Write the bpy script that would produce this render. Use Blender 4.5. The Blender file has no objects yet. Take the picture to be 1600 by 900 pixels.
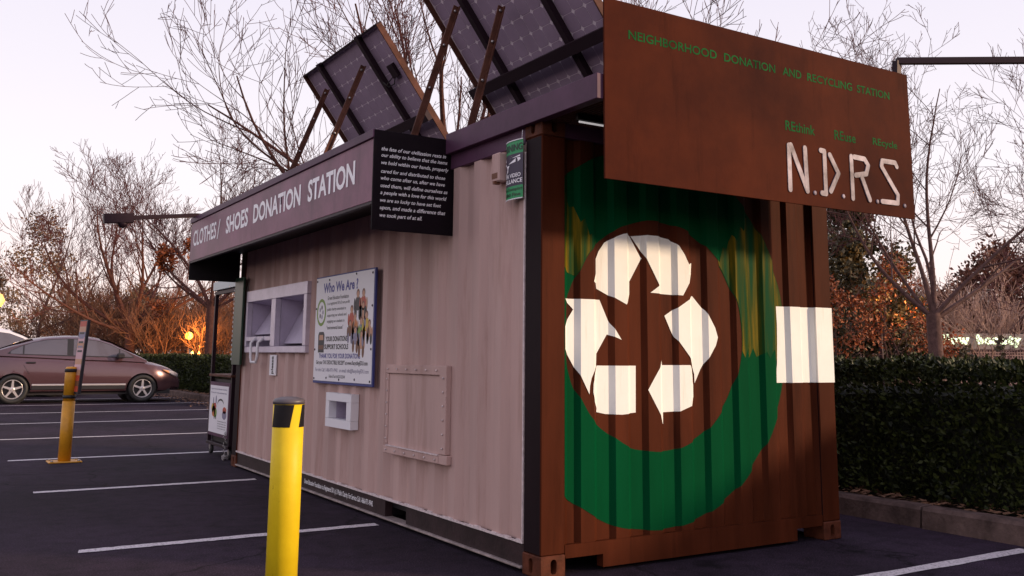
import bpy, bmesh, math, random
from mathutils import Vector, Matrix, noise

S = bpy.context.scene
COL = S.collection
PI = math.pi
V = Vector

# ---------------------------------------------------------------- camera
cam_d = bpy.data.cameras.new('camera')
cam = bpy.data.objects.new('camera', cam_d)
COL.objects.link(cam)
YAW, PITCH, ROLL = 0.55421887, 0.15455381, 0.00908190
fw = V((math.sin(YAW)*math.cos(PITCH), math.cos(YAW)*math.cos(PITCH), math.sin(PITCH)))
rt0 = V((math.cos(YAW), -math.sin(YAW), 0))
up0 = rt0.cross(fw)
rt = rt0*math.cos(ROLL) + up0*math.sin(ROLL)
up = -rt0*math.sin(ROLL) + up0*math.cos(ROLL)
CAMP = V((-2.94982, -4.44178, 1.19296))
mw = Matrix.Identity(4)
for i in range(3):
    mw[i][0], mw[i][1], mw[i][2], mw[i][3] = rt[i], up[i], -fw[i], CAMP[i]
cam.matrix_world = mw
cam_d.sensor_width = 36
cam_d.lens = 36*1468.09/1600
cam_d.shift_y = -(450-328.6)/1600
cam_d.clip_start = 0.05
cam_d.clip_end = 2000
S.camera = cam
S.render.resolution_x, S.render.resolution_y = 1024, 576
S.view_settings.view_transform = 'Standard'
S.view_settings.look = 'None'
S.view_settings.exposure = 0.08
S.view_settings.gamma = 1.0

# ---------------------------------------------------------------- sky and sun
SUN_DIR = V((0.74, -0.66, 0)).normalized()
SUN_EL = math.radians(15)
w = bpy.data.worlds.new('World')
S.world = w
w.use_nodes = True
nt = w.node_tree
nt.nodes.clear()
out = nt.nodes.new('ShaderNodeOutputWorld')
bg = nt.nodes.new('ShaderNodeBackground')
sky = nt.nodes.new('ShaderNodeTexSky')
sky.sky_type = 'NISHITA'
sky.sun_disc = False
sky.sun_elevation = SUN_EL
sky.sun_rotation = math.atan2(SUN_DIR.x, SUN_DIR.y)
tc = nt.nodes.new('ShaderNodeTexCoord')
sep = nt.nodes.new('ShaderNodeSeparateXYZ')
ramp = nt.nodes.new('ShaderNodeValToRGB')
nt.links.new(tc.outputs['Generated'], sep.inputs[0])
nt.links.new(sep.outputs['Z'], ramp.inputs[0])
el = ramp.color_ramp.elements
el[0].position = 0.0
el[0].color = (0.98, 0.72, 0.66, 1)
el[1].position = 1.0
el[1].color = (0.60, 0.56, 0.74, 1)
for p, c in ((0.08, (1.0, 0.84, 0.82, 1)), (0.18, (0.92, 0.85, 0.89, 1)), (0.42, (0.77, 0.72, 0.83, 1))):
    e = el.new(p)
    e.color = c
scl = nt.nodes.new('ShaderNodeMixRGB')
scl.blend_type = 'MULTIPLY'
scl.inputs[0].default_value = 1
scl.inputs[2].default_value = (11.8, 11.8, 11.8, 1)
nt.links.new(ramp.outputs[0], scl.inputs[1])
mx = nt.nodes.new('ShaderNodeMixRGB')
mx.inputs[0].default_value = 0.88
nt.links.new(sky.outputs[0], mx.inputs[1])
nt.links.new(scl.outputs[0], mx.inputs[2])
nt.links.new(mx.outputs[0], bg.inputs[0])
bg.inputs[1].default_value = 0.1
nt.links.new(bg.outputs[0], out.inputs[0])

sl = bpy.data.lights.new('sun', 'SUN')
sl.energy = 3.7
sl.angle = math.radians(5)
sl.color = (1.0, 0.72, 0.46)
so = bpy.data.objects.new('sun', sl)
COL.objects.link(so)
sd = V((SUN_DIR.x*math.cos(SUN_EL), SUN_DIR.y*math.cos(SUN_EL), math.sin(SUN_EL)))
so.rotation_euler = sd.to_track_quat('Z', 'Y').to_euler()
so.location = sd*60

# ---------------------------------------------------------------- materials
def mat(name, col, rough=0.6, metal=0.0, var=0.0, vscale=8.0, bump=0.0, bscale=200.0, spec=0.5, col2=None,
        streak=False, grime=None, emit=None, estr=0.0, leaf=False, coat=0.0, sub=None):
    m = bpy.data.materials.new(name)
    m.use_nodes = True
    n = m.node_tree
    b = n.nodes['Principled BSDF']
    b.inputs['Base Color'].default_value = (*col, 1)
    b.inputs['Roughness'].default_value = rough
    b.inputs['Metallic'].default_value = metal
    b.inputs['Specular IOR Level'].default_value = spec
    b.inputs['Coat Weight'].default_value = coat
    L = n.links
    t = n.nodes.new('ShaderNodeTexCoord')
    geo = n.nodes.new('ShaderNodeNewGeometry')
    if var > 0 or col2:
        mp = n.nodes.new('ShaderNodeMapping')
        L.new(geo.outputs['Position'], mp.inputs[0])
        if streak:
            mp.inputs['Scale'].default_value = (1, 1, 0.12)
        nz = n.nodes.new('ShaderNodeTexNoise')
        nz.inputs['Scale'].default_value = vscale
        nz.inputs['Detail'].default_value = 6
        nz.inputs['Roughness'].default_value = 0.65
        L.new(mp.outputs[0], nz.inputs['Vector'])
        cr = n.nodes.new('ShaderNodeValToRGB')
        a = cr.color_ramp.elements
        a[0].position, a[1].position = 0.35, 0.68
        c2 = col2 or tuple(min(1, c*(1+var)) for c in col)
        c1 = col if col2 else tuple(c*(1-var) for c in col)
        a[0].color = (*c1, 1)
        a[1].color = (*c2, 1)
        L.new(nz.outputs['Fac'], cr.inputs[0])
        L.new(cr.outputs[0], b.inputs['Base Color'])
    if leaf:
        cr = n.nodes.new('ShaderNodeValToRGB')
        a = cr.color_ramp.elements
        a[0].color = (*[c*0.55 for c in col], 1)
        a[1].color = (*(col2 or [min(1, c*1.5) for c in col]), 1)
        L.new(geo.outputs['Random Per Island'], cr.inputs[0])
        L.new(cr.outputs[0], b.inputs['Base Color'])
    if grime:
        gm = n.nodes.new('ShaderNodeMapping'); gm.inputs['Scale'].default_value = grime[1]
        L.new(geo.outputs['Position'], gm.inputs[0])
        gz = n.nodes.new('ShaderNodeTexNoise'); gz.inputs['Scale'].default_value = 1.0; gz.inputs['Detail'].default_value = 7; gz.inputs['Roughness'].default_value = .7
        L.new(gm.outputs[0], gz.inputs['Vector'])
        gr = n.nodes.new('ShaderNodeValToRGB'); ga = gr.color_ramp.elements
        ga[0].position, ga[1].position = grime[2], grime[3]
        ga[0].color = (1, 1, 1, 1); ga[1].color = (*grime[0], 1)
        L.new(gz.outputs['Fac'], gr.inputs[0])
        gx = n.nodes.new('ShaderNodeMixRGB'); gx.blend_type = 'MULTIPLY'; gx.inputs[0].default_value = 1
        src = b.inputs['Base Color'].links[0].from_socket
        L.new(src, gx.inputs[1]); L.new(gr.outputs[0], gx.inputs[2]); L.new(gx.outputs[0], b.inputs['Base Color'])
    if bump > 0:
        bz = n.nodes.new('ShaderNodeTexNoise')
        bz.inputs['Scale'].default_value = bscale
        bz.inputs['Detail'].default_value = 3
        L.new(geo.outputs['Position'], bz.inputs['Vector'])
        bp = n.nodes.new('ShaderNodeBump')
        bp.inputs['Strength'].default_value = bump
        bp.inputs['Distance'].default_value = 0.01
        L.new(bz.outputs['Fac'], bp.inputs['Height'])
        L.new(bp.outputs[0], b.inputs['Normal'])
    if emit:
        b.inputs['Emission Color'].default_value = (*emit, 1)
        b.inputs['Emission Strength'].default_value = estr
    return m

M = {}
M['brown'] = mat('brown_paint', (0.070, 0.0165, 0.0068), 0.6, var=0.34, vscale=3.0, bump=0.12, bscale=9, streak=True, spec=0.04, grime=((.45, .45, .5), (9, 9, .7), .54, .76))
M['brown2'] = mat('brown_trim_paint', (0.088, 0.035, 0.072), 0.5, var=0.18, vscale=4, bump=0.06, bscale=30, spec=0.2)
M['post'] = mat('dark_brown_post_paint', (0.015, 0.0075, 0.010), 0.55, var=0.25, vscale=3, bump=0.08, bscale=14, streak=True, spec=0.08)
M['dark'] = mat('black_paint', (0.010, 0.008, 0.010), 0.5, var=0.3, vscale=6, spec=0.25)
M['beige'] = mat('beige_paint', (0.500, 0.342, 0.312), 0.55, var=0.13, vscale=2.6, bump=0.16, bscale=9, streak=True, spec=0.15, grime=((.74, .66, .62), (7, 7, .8), .54, .78))
M['beige_edge'] = mat('beige_paint_edge', (0.66, 0.56, 0.56), 0.5, var=0.2, vscale=30)
M['rail'] = mat('rail_brown', (0.030, 0.016, 0.018), 0.5, var=0.35, vscale=5, bump=0.2, bscale=30, spec=0.25)
M['galv'] = mat('rail_flange', (0.30, 0.24, 0.23), 0.55, var=0.4, vscale=9)
M['cast'] = mat('casting_brown', (0.100, 0.030, 0.016), 0.6, var=0.4, vscale=12, bump=0.3, bscale=40, spec=0.12)
M['sign'] = mat('sign_brown', (0.088, 0.0185, 0.0072), 0.65, col2=(0.030, 0.0060, 0.0045), vscale=0.8, bump=0.05, bscale=60, spec=0.03, grime=((.55, .5, .5), (7, 7, .8), .55, .75))  # darker blotches imitate tree shade in the colour, grime runs on top
M['fascia'] = mat('fascia_brown', (0.215, 0.082, 0.132), 0.45, var=0.25, vscale=2.5, bump=0.05, bscale=50, spec=0.25, grime=((.6, .55, .6), (6, 6, .8), .54, .75))
M['plum'] = mat('dark_plum_panel', (0.010, 0.006, 0.009), 0.6, var=0.2, vscale=4, spec=0.08)
M['white'] = mat('white_paint', (0.86, 0.86, 0.83), 0.55, var=0.03, vscale=4, spec=0.2, grime=((.80, .76, .70), (11, 11, .9), .56, .78))
M['print_white'] = mat('print_white', (0.78, 0.76, 0.80), 0.5)
M['text_white'] = mat('white_lettering', (0.92, 0.90, 0.93), 0.5)
M['green'] = mat('green_paint', (0.0005, 0.060, 0.020), 0.65, var=0.16, vscale=3, streak=True, spec=0.02)
M['letter_green'] = mat('green_lettering', (0.005, 0.092, 0.022), 0.6, var=0.4, vscale=6, spec=0.03)
M['board_green'] = mat('dark_green_board', (0.008, 0.040, 0.018), 0.4)
M['steel'] = mat('letter_metal_painted_sheen', (0.035, 0.024, 0.055), 0.45, metal=0.0, col2=(0.52, 0.45, 0.52), vscale=5, spec=0.15)  # pale and purple reflections of the metal painted as a matte two-tone colour
M['alu'] = mat('aluminium', (0.62, 0.56, 0.66), 0.42, metal=0.35, var=0.1, vscale=6)
M['alu_in'] = mat('chute_metal', (0.50, 0.44, 0.56), 0.45, metal=0.2, var=0.12, vscale=4)
M['cell'] = mat('solar_cell', (0.37, 0.275, 0.385), 0.45, var=0.10, vscale=3)
M['back'] = mat('solar_backsheet', (0.80, 0.70, 0.78), 0.4)
M['glassdark'] = mat('solar_glass', (0.02, 0.025, 0.05), 0.1)
M['strut'] = mat('rusty_strut', (0.105, 0.042, 0.030), 0.6, var=0.35, vscale=10, spec=0.12)
M['black_metal'] = mat('black_metal', (0.026, 0.013, 0.020), 0.5, metal=0.2, spec=0.2)
M['navy'] = mat('navy_print', (0.035, 0.045, 0.20), 0.5)
M['blue'] = mat('blue_print', (0.050, 0.050, 0.27), 0.5)
M['black_print'] = mat('black_print', (0.02, 0.018, 0.025), 0.5)
M['red_print'] = mat('red_print', (0.45, 0.06, 0.03), 0.5)
M['orange_print'] = mat('orange_print', (0.55, 0.17, 0.03), 0.5)
M['skin_print'] = mat('tan_print', (0.52, 0.27, 0.17), 0.5)
M['green_print'] = mat('green_print', (0.16, 0.28, 0.03), 0.5)
M['yellow_print'] = mat('yellow_print', (0.60, 0.40, 0.04), 0.5)
M['grey_print'] = mat('grey_print', (0.22, 0.20, 0.30), 0.5)
M['pink_print'] = mat('pink_print', (0.60, 0.36, 0.40), 0.5)
M['brown_print'] = mat('brown_print', (0.16, 0.06, 0.03), 0.5)
M['banner_green'] = mat('banner_green', (0.02, 0.30, 0.10), 0.5)
M['banner_dark'] = mat('banner_navy', (0.040, 0.028, 0.060), 0.5)
M['yellow'] = mat('yellow_paint', (0.72, 0.50, 0.008), 0.5, col2=(0.80, 0.58, 0.012), vscale=7, bump=0.10, bscale=30, spec=0.3, grime=((.45, .33, .3), (22, 22, 9), .63, .70))
M['yellow2'] = mat('old_yellow_paint', (0.62, 0.28, 0.012), 0.45, var=0.15, vscale=9, bump=0.06, bscale=40)
M['rubber'] = mat('black_rubber', (0.015, 0.014, 0.015), 0.6)
M['cap'] = mat('cap_grey', (0.09, 0.075, 0.085), 0.45)
M['concrete'] = mat('concrete', (0.115, 0.078, 0.070), 0.9, var=0.45, vscale=6, bump=0.6, bscale=40, spec=0.15)
M['mulch'] = mat('mulch', (0.060, 0.030, 0.022), 0.95, var=0.6, vscale=22, bump=0.9, bscale=60)
M['bark'] = mat('bark', (0.105, 0.058, 0.052), 0.85, var=0.35, vscale=14, bump=0.5, bscale=50, spec=0.2)
M['bark2'] = mat('warm_bark', (0.105, 0.047, 0.038), 0.85, var=0.3, vscale=14, bump=0.5, bscale=50, spec=0.1)
M['twig'] = mat('twig', (0.110, 0.046, 0.050), 0.85, spec=0.1)
M['brush'] = mat('brush_twigs', (0.165, 0.080, 0.052), 0.85, var=0.3, vscale=0.8, spec=0.2)
M['pale_brush'] = mat('pale_twigs', (0.42, 0.27, 0.22), 0.85)
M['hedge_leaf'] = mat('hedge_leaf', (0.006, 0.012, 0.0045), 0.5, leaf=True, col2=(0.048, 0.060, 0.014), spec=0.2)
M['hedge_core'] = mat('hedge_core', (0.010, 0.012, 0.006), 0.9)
M['ever_leaf'] = mat('evergreen_leaf', (0.050, 0.052, 0.022), 0.6, leaf=True, col2=(0.10, 0.075, 0.03))
M['olive_leaf'] = mat('olive_leaf', (0.19, 0.115, 0.065), 0.75, leaf=True)
M['orange_leaf'] = mat('autumn_leaf', (0.25, 0.060, 0.012), 0.6, leaf=True)
M['red_leaf'] = mat('russet_leaf', (0.16, 0.060, 0.035), 0.7, leaf=True)
M['litter'] = mat('leaf_litter', (0.20, 0.10, 0.055), 0.8, leaf=True)
M['car_paint'] = mat('mauve_car_paint', (0.120, 0.060, 0.070), 0.22, metal=0.4, coat=0.8)
M['car_white'] = mat('white_car_paint', (0.74, 0.70, 0.72), 0.3, coat=0.5)
M['glass'] = mat('car_glass', (0.10, 0.085, 0.105), 0.06, spec=1.0)
M['trim'] = mat('black_trim', (0.016, 0.013, 0.016), 0.45)
M['rim'] = mat('alloy_rim', (0.72, 0.66, 0.66), 0.3, metal=0.7)
M['lens'] = mat('headlight_lens', (0.40, 0.36, 0.38), 0.25, spec=0.4)
M['amber'] = mat('amber_lens', (0.6, 0.22, 0.06), 0.2)
M['lamp_on'] = mat('lit_lamp', (1, .6, .2), 0.5, emit=(1.0, 0.36, 0.05), estr=2.4)
M['lamp_on2'] = mat('lit_small_lamp', (1, .6, .2), 0.5, emit=(1.0, 0.50, 0.12), estr=3)
M['letter_on'] = mat('lit_letters', (.9, 1, .8), 0.5, emit=(0.80, 1.0, 0.62), estr=1.6)
M['tube_on'] = mat('lit_tube', (.8, .8, .8), 0.5, emit=(0.9, 0.85, 0.85), estr=0.38)
M['pale_wall'] = mat('pale_render', (0.42, 0.33, 0.30), 0.8, var=0.12, vscale=3)
M['sheet'] = mat('pale_teal_sheet', (0.42, 0.50, 0.52), 0.4)
M['chain'] = mat('chain_steel', (0.45, 0.42, 0.42), 0.35, metal=0.8)

def gold_light_ring():  # worn green and gold streaks, the warm light put into their colour
    m = mat('gold_light_green', (0.1, 0.1, 0.02), 0.5, spec=0.03)
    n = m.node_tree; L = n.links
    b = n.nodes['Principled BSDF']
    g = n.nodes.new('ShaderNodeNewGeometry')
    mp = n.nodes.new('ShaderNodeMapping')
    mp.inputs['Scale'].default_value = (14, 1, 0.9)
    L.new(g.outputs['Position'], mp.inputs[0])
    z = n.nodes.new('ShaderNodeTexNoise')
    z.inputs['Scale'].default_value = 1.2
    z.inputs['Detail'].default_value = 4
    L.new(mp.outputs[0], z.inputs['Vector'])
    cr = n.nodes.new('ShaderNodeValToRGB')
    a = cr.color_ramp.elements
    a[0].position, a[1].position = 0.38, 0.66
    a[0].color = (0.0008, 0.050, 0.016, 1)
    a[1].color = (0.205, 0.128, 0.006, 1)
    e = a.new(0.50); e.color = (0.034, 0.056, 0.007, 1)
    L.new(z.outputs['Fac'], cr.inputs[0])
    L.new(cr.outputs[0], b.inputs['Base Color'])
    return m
M['gold_light'] = gold_light_ring()

def asphalt():
    m = mat('asphalt', (0.03, 0.03, 0.03), 0.9, spec=0.12)
    n = m.node_tree; L = n.links
    b = n.nodes['Principled BSDF']
    g = n.nodes.new('ShaderNodeNewGeometry')
    def nz(sc, det, stretch=None, rough=.55):
        z = n.nodes.new('ShaderNodeTexNoise')
        z.inputs['Scale'].default_value = sc
        z.inputs['Detail'].default_value = det
        z.inputs['Roughness'].default_value = rough
        if stretch:
            mp = n.nodes.new('ShaderNodeMapping'); mp.inputs['Scale'].default_value = stretch
            L.new(g.outputs['Position'], mp.inputs[0]); L.new(mp.outputs[0], z.inputs['Vector'])
        else:
            L.new(g.outputs['Position'], z.inputs['Vector'])
        return z
    def ramp_(src, stops):
        c = n.nodes.new('ShaderNodeValToRGB'); a = c.color_ramp.elements
        a[0].position, a[0].color = stops[0][0], (*stops[0][1], 1)
        a[1].position, a[1].color = stops[-1][0], (*stops[-1][1], 1)
        for p_, q_ in stops[1:-1]:
            e = a.new(p_); e.color = (*q_, 1)
        L.new(src, c.inputs[0])
        return c.outputs[0]
    def mul(p_, q_):
        x = n.nodes.new('ShaderNodeMixRGB'); x.blend_type = 'MULTIPLY'; x.inputs[0].default_value = 1
        L.new(p_, x.inputs[1]); L.new(q_, x.inputs[2])
        return x.outputs[0]
    big = nz(0.55, 6, (1, 0.6, 1), .65); fine = nz(110, 2); mid = nz(7, 5, None, .7)
    base = ramp_(big.outputs['Fac'], [(.32, (.0165, .0110, .0185)), (.5, (.030, .0195, .033)), (.72, (.048, .031, .053))])
    agg = ramp_(fine.outputs['Fac'], [(.34, (.45, .45, .45)), (.6, (1.0, 1.0, 1.0)), (.74, (2.6, 2.5, 2.5))])
    blot = ramp_(mid.outputs['Fac'], [(.33, (.62, .62, .62)), (.5, (1, 1, 1)), (.7, (1.25, 1.22, 1.25))])
    stain = ramp_(nz(1.3, 3, (1, 1.4, 1)).outputs['Fac'], [(.64, (1, 1, 1)), (.72, (.55, .55, .58))])
    # cracks
    wv = nz(1.6, 4); wm = n.nodes.new('ShaderNodeMixRGB'); wm.inputs[0].default_value = .35
    L.new(g.outputs['Position'], wm.inputs[1]); L.new(wv.outputs['Color'], wm.inputs[2])
    vo = n.nodes.new('ShaderNodeTexVoronoi'); vo.feature = 'DISTANCE_TO_EDGE'; vo.inputs['Scale'].default_value = .38
    L.new(wm.outputs[0], vo.inputs['Vector'])
    crack = ramp_(vo.outputs['Distance'], [(.0, (.35, .35, .35)), (.0045, (1, 1, 1))])
    col = mul(mul(mul(mul(base, agg), blot), stain), crack)
    L.new(col, b.inputs['Base Color'])
    bp = n.nodes.new('ShaderNodeBump'); bp.inputs['Strength'].default_value = 0.8; bp.inputs['Distance'].default_value = 0.006
    f2 = nz(90, 4)
    L.new(f2.outputs['Fac'], bp.inputs['Height']); L.new(bp.outputs[0], b.inputs['Normal'])
    return m
M['asphalt'] = asphalt()

def line_paint():
    m = mat('line_paint', (0.6, 0.56, 0.58), 0.7)
    n = m.node_tree; L = n.links
    b = n.nodes['Principled BSDF']
    g = n.nodes.new('ShaderNodeNewGeometry')
    z = n.nodes.new('ShaderNodeTexNoise'); z.inputs['Scale'].default_value = 55; z.inputs['Detail'].default_value = 6
    z.inputs['Roughness'].default_value = 0.75
    L.new(g.outputs['Position'], z.inputs['Vector'])
    c = n.nodes.new('ShaderNodeValToRGB'); a = c.color_ramp.elements
    a[0].position, a[1].position = 0.33, 0.50
    a[0].color = (0.09, 0.075, 0.09, 1); a[1].color = (0.62, 0.57, 0.60, 1)
    L.new(z.outputs['Fac'], c.inputs[0]); L.new(c.outputs[0], b.inputs['Base Color'])
    return m
M['line'] = line_paint()

def tiles():
    m = mat('wall_tiles', (0.2, 0.08, 0.06), 0.5)
    n = m.node_tree; L = n.links
    b = n.nodes['Principled BSDF']
    t = n.nodes.new('ShaderNodeTexCoord')
    br = n.nodes.new('ShaderNodeTexBrick')
    br.offset = 0.0
    br.inputs['Color1'].default_value = (0.090, 0.030, 0.026, 1)
    br.inputs['Color2'].default_value = (0.070, 0.022, 0.022, 1)
    br.inputs['Mortar'].default_value = (0.46, 0.28, 0.22, 1)
    br.inputs['Scale'].default_value = 1.0
    br.inputs['Brick Width'].default_value = 0.10
    br.inputs['Row Height'].default_value = 0.10
    br.inputs['Mortar Size'].default_value = 0.016
    sp = n.nodes.new('ShaderNodeSeparateXYZ'); cb = n.nodes.new('ShaderNodeCombineXYZ')
    L.new(t.outputs['Object'], sp.inputs[0])
    L.new(sp.outputs['X'], cb.inputs['X']); L.new(sp.outputs['Z'], cb.inputs['Y'])
    L.new(cb.outputs[0], br.inputs['Vector'])
    L.new(br.outputs['Color'], b.inputs['Base Color'])
    return m
M['tiles'] = tiles()

# ---------------------------------------------------------------- mesh helpers
ORG = {}

def link(name, me, parent=None):
    o = bpy.data.objects.new(name, me)
    COL.objects.link(o)
    if parent is not None:
        o.parent = parent
    return o

def tag(o, label=None, cat=None, group=None, kind=None):
    if label: o['label'] = label
    if cat: o['category'] = cat
    if group: o['group'] = group
    if kind: o['kind'] = kind
    return o

def thing(name, label, cat, loc=(0, 0, 0), rz=0, group=None):
    o = bpy.data.objects.new(name, None)
    COL.objects.link(o)
    o.empty_display_size = 0.2
    o.location = loc
    o.rotation_euler = (0, 0, rz)
    ORG[o.name] = V(loc)
    return tag(o, label, cat, group)

class MB:
    """collects shapes and links them as one mesh object"""
    def __init__(self):
        self.bm = bmesh.new()
        self.mi = 0
    def box(self, a, b, bev=0.0, mi=None):
        a, b = V(a), V(b)
        c, s = (a+b)/2, b-a
        r = bmesh.ops.create_cube(self.bm, size=1.0, matrix=Matrix.Translation(c) @ Matrix.Diagonal((abs(s.x), abs(s.y), abs(s.z), 1)))
        vs = r['verts']
        fs = {f for v in vs for f in v.link_faces}
        if mi is not None:
            for f in fs: f.material_index = mi
        if bev > 0:
            es = list({e for v in vs for e in v.link_edges})
            bmesh.ops.bevel(self.bm, geom=es, offset=bev, segments=1, affect='EDGES', profile=0.5)
        return self
    def bar(self, p, q, wx, wy=None, upv=(0, 0, 1), mi=0):
        p, q = V(p), V(q)
        wy = wy or wx
        d = (q-p).normalized()
        u = V(upv)
        if abs(d.dot(u)) > 0.98: u = V((0, 1, 0))
        s = d.cross(u).normalized(); t = s.cross(d)
        vs = []
        for c in (p, q):
            for a, b in ((-1, -1), (1, -1), (1, 1), (-1, 1)):
                vs.append(self.bm.verts.new(c + s*a*wx/2 + t*b*wy/2))
        for f in ((0, 1, 2, 3), (7, 6, 5, 4), (0, 4, 5, 1), (1, 5, 6, 2), (2, 6, 7, 3), (3, 7, 4, 0)):
            self.bm.faces.new([vs[i] for i in f]).material_index = mi
        return self
    def tube(self, pts, rad, n=8, cap=True, mi=0, smooth=True):
        pts = [V(p) for p in pts]
        if not hasattr(rad, '__len__'): rad = [rad]*len(pts)
        rings = []
        d0 = (pts[1]-pts[0]).normalized()
        u = V((0, 0, 1)) if abs(d0.z) < 0.9 else V((1, 0, 0))
        s = d0.cross(u).normalized()
        for i, p in enumerate(pts):
            d = (pts[min(i+1, len(pts)-1)]-pts[max(i-1, 0)]).normalized()
            s = (s - d*s.dot(d)).normalized(); t = d.cross(s)
            rings.append([self.bm.verts.new(p + (s*math.cos(2*PI*k/n)+t*math.sin(2*PI*k/n))*rad[i]) for k in range(n)])
        for a, b in zip(rings, rings[1:]):
            for k in range(n):
                f = self.bm.faces.new((a[k], a[(k+1) % n], b[(k+1) % n], b[k])); f.material_index = mi; f.smooth = smooth
        if cap:
            self.bm.faces.new(rings[0][::-1]).material_index = mi
            self.bm.faces.new(rings[-1]).material_index = mi
        return self
    def lathe(self, prof, c, axis='z', n=24, mi=0, smooth=True, closed=False):
        """prof: (radius, height) pairs"""
        c = V(c); rings = []
        for r, h in prof:
            ring = []
            for k in range(n):
                x, y = math.cos(2*PI*k/n)*r, math.sin(2*PI*k/n)*r
                q = V((x, y, h)) if axis == 'z' else (V((x, h, y)) if axis == 'y' else V((h, x, y)))
                ring.append(self.bm.verts.new(c+q))
            rings.append(ring)
        pairs = list(zip(rings, rings[1:])) + ([(rings[-1], rings[0])] if closed else [])
        for a, b in pairs:
            for k in range(n):
                f = self.bm.faces.new((a[k], a[(k+1) % n], b[(k+1) % n], b[k])); f.material_index = mi; f.smooth = smooth
        if not closed:
            if prof[0][0] > 1e-4: self.bm.faces.new(rings[0][::-1]).material_index = mi
            if prof[-1][0] > 1e-4: self.bm.faces.new(rings[-1]).material_index = mi
        return self
    def poly(self, pts, mi=0):
        f = self.bm.faces.new([self.bm.verts.new(V(p)) for p in pts]); f.material_index = mi
        return f
    def prism(self, pts, ext, mi=0):
        """closed outline pushed along ext"""
        e = V(ext)
        a = [self.bm.verts.new(V(p)) for p in pts]
        b = [self.bm.verts.new(V(p)+e) for p in pts]
        n = len(a)
        self.bm.faces.new(a[::-1]).material_index = mi
        self.bm.faces.new(b).material_index = mi
        for i in range(n):
            self.bm.faces.new((a[i], a[(i+1) % n], b[(i+1) % n], b[i])).material_index = mi
        return self
    def build(self, name, mats, parent=None, local=False, normals=True):
        if normals: bmesh.ops.recalc_face_normals(self.bm, faces=self.bm.faces[:])
        me = bpy.data.meshes.new(name)
        if parent is not None and not local:
            top = parent
            while top.parent is not None: top = top.parent
            bmesh.ops.translate(self.bm, verts=self.bm.verts[:], vec=-ORG.get(top.name, V((0, 0, 0))))
        self.bm.to_mesh(me); self.bm.free()
        for m in (mats if isinstance(mats, (list, tuple)) else [mats]):
            me.materials.append(M[m])
        return link(name, me, parent)

def cut(o, cutter_mb):
    """real openings: subtract the cutter's shape from o"""
    cme = bpy.data.meshes.new('cutter')
    bmesh.ops.recalc_face_normals(cutter_mb.bm, faces=cutter_mb.bm.faces[:])
    top = o
    while top.parent is not None: top = top.parent
    if top is not o: bmesh.ops.translate(cutter_mb.bm, verts=cutter_mb.bm.verts[:], vec=-ORG.get(top.name, V((0, 0, 0))))
    cutter_mb.bm.to_mesh(cme); cutter_mb.bm.free()
    c = bpy.data.objects.new('cutter', cme); COL.objects.link(c)
    if top is not o:
        c.parent = o.parent
    md = o.modifiers.new('cut', 'BOOLEAN'); md.operation = 'DIFFERENCE'; md.object = c; md.solver = 'EXACT'
    bpy.context.view_layer.update()
    dg = bpy.context.evaluated_depsgraph_get()
    me = bpy.data.meshes.new_from_object(o.evaluated_get(dg))
    old = o.data
    o.modifiers.clear(); o.data = me
    bpy.data.objects.remove(c); bpy.data.meshes.remove(old)

def text_mesh(body, bold=0.0, shear=0.0, spacing=1.0, align='LEFT'):
    cu = bpy.data.curves.new('text', 'FONT')
    cu.body = body; cu.size = 1.0; cu.offset = bold; cu.shear = shear; cu.space_character = spacing
    cu.resolution_u = 3; cu.extrude = 0.0; cu.align_x = align
    o = bpy.data.objects.new('text', cu); COL.objects.link(o)
    bpy.context.view_layer.update()
    dg = bpy.context.evaluated_depsgraph_get()
    me = bpy.data.meshes.new_from_object(o.evaluated_get(dg))
    bpy.data.objects.remove(o); bpy.data.curves.remove(cu)
    return me

def text(name, body, origin, right, upv, width, height, mtl, parent, bold=0.0, shear=0.0, spacing=1.0, depth=0.0, scale=None):
    """flat lettering fitted into width x height (height None keeps proportion); origin is the lower left corner"""
    me = text_mesh(body, bold, shear, spacing)
    xs = [v.co.x for v in me.vertices]; ys = [v.co.y for v in me.vertices]
    x0, x1, y0, y1 = min(xs), max(xs), min(ys), max(ys)
    if scale:
        sx = sy = scale; y0 = 0
    else:
        sx = width/(x1-x0); sy = sx if height is None else height/(y1-y0)
    R, U = V(right).normalized(), V(upv).normalized(); O = V(origin)
    top = parent
    while top.parent is not None: top = top.parent
    O = O - ORG.get(top.name, V((0, 0, 0)))
    for v in me.vertices:
        v.co = O + R*((v.co.x-x0)*sx) + U*((v.co.y-y0)*sy)
    me.materials.clear(); me.materials.append(M[mtl])
    me.name = name
    if depth:
        bm = bmesh.new(); bm.from_mesh(me)
        r = bmesh.ops.extrude_face_region(bm, geom=bm.faces[:])
        nrm = R.cross(U)
        bmesh.ops.translate(bm, verts=[g for g in r['geom'] if isinstance(g, bmesh.types.BMVert)], vec=nrm*depth)
        bmesh.ops.recalc_face_normals(bm, faces=bm.faces[:])
        bm.to_mesh(me); bm.free()
    return link(name, me, parent)

# ================================================================ SETTING
mb = MB()
mb.poly([(-600, -600, 0), (600, -600, 0), (600, 600, 0), (-600, 600, 0)])
tag(mb.build('parking_lot_ground', 'asphalt'), kind='structure')

# planted strip beyond the kerb
mb = MB()
nx, ny = 8, 90
vs = [[mb.bm.verts.new((3.42+(20-3.42)*(i/nx)**1.6, -10+65*j/ny, 0.10+0.05*noise.noise(V((i*1.3, j*.9, 3))))) for j in range(ny+1)] for i in range(nx+1)]
for i in range(nx):
    for j in range(ny):
        mb.bm.faces.new((vs[i][j], vs[i+1][j], vs[i+1][j+1], vs[i][j+1]))
tag(mb.build('planting_bed', 'mulch'), kind='structure')

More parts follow.
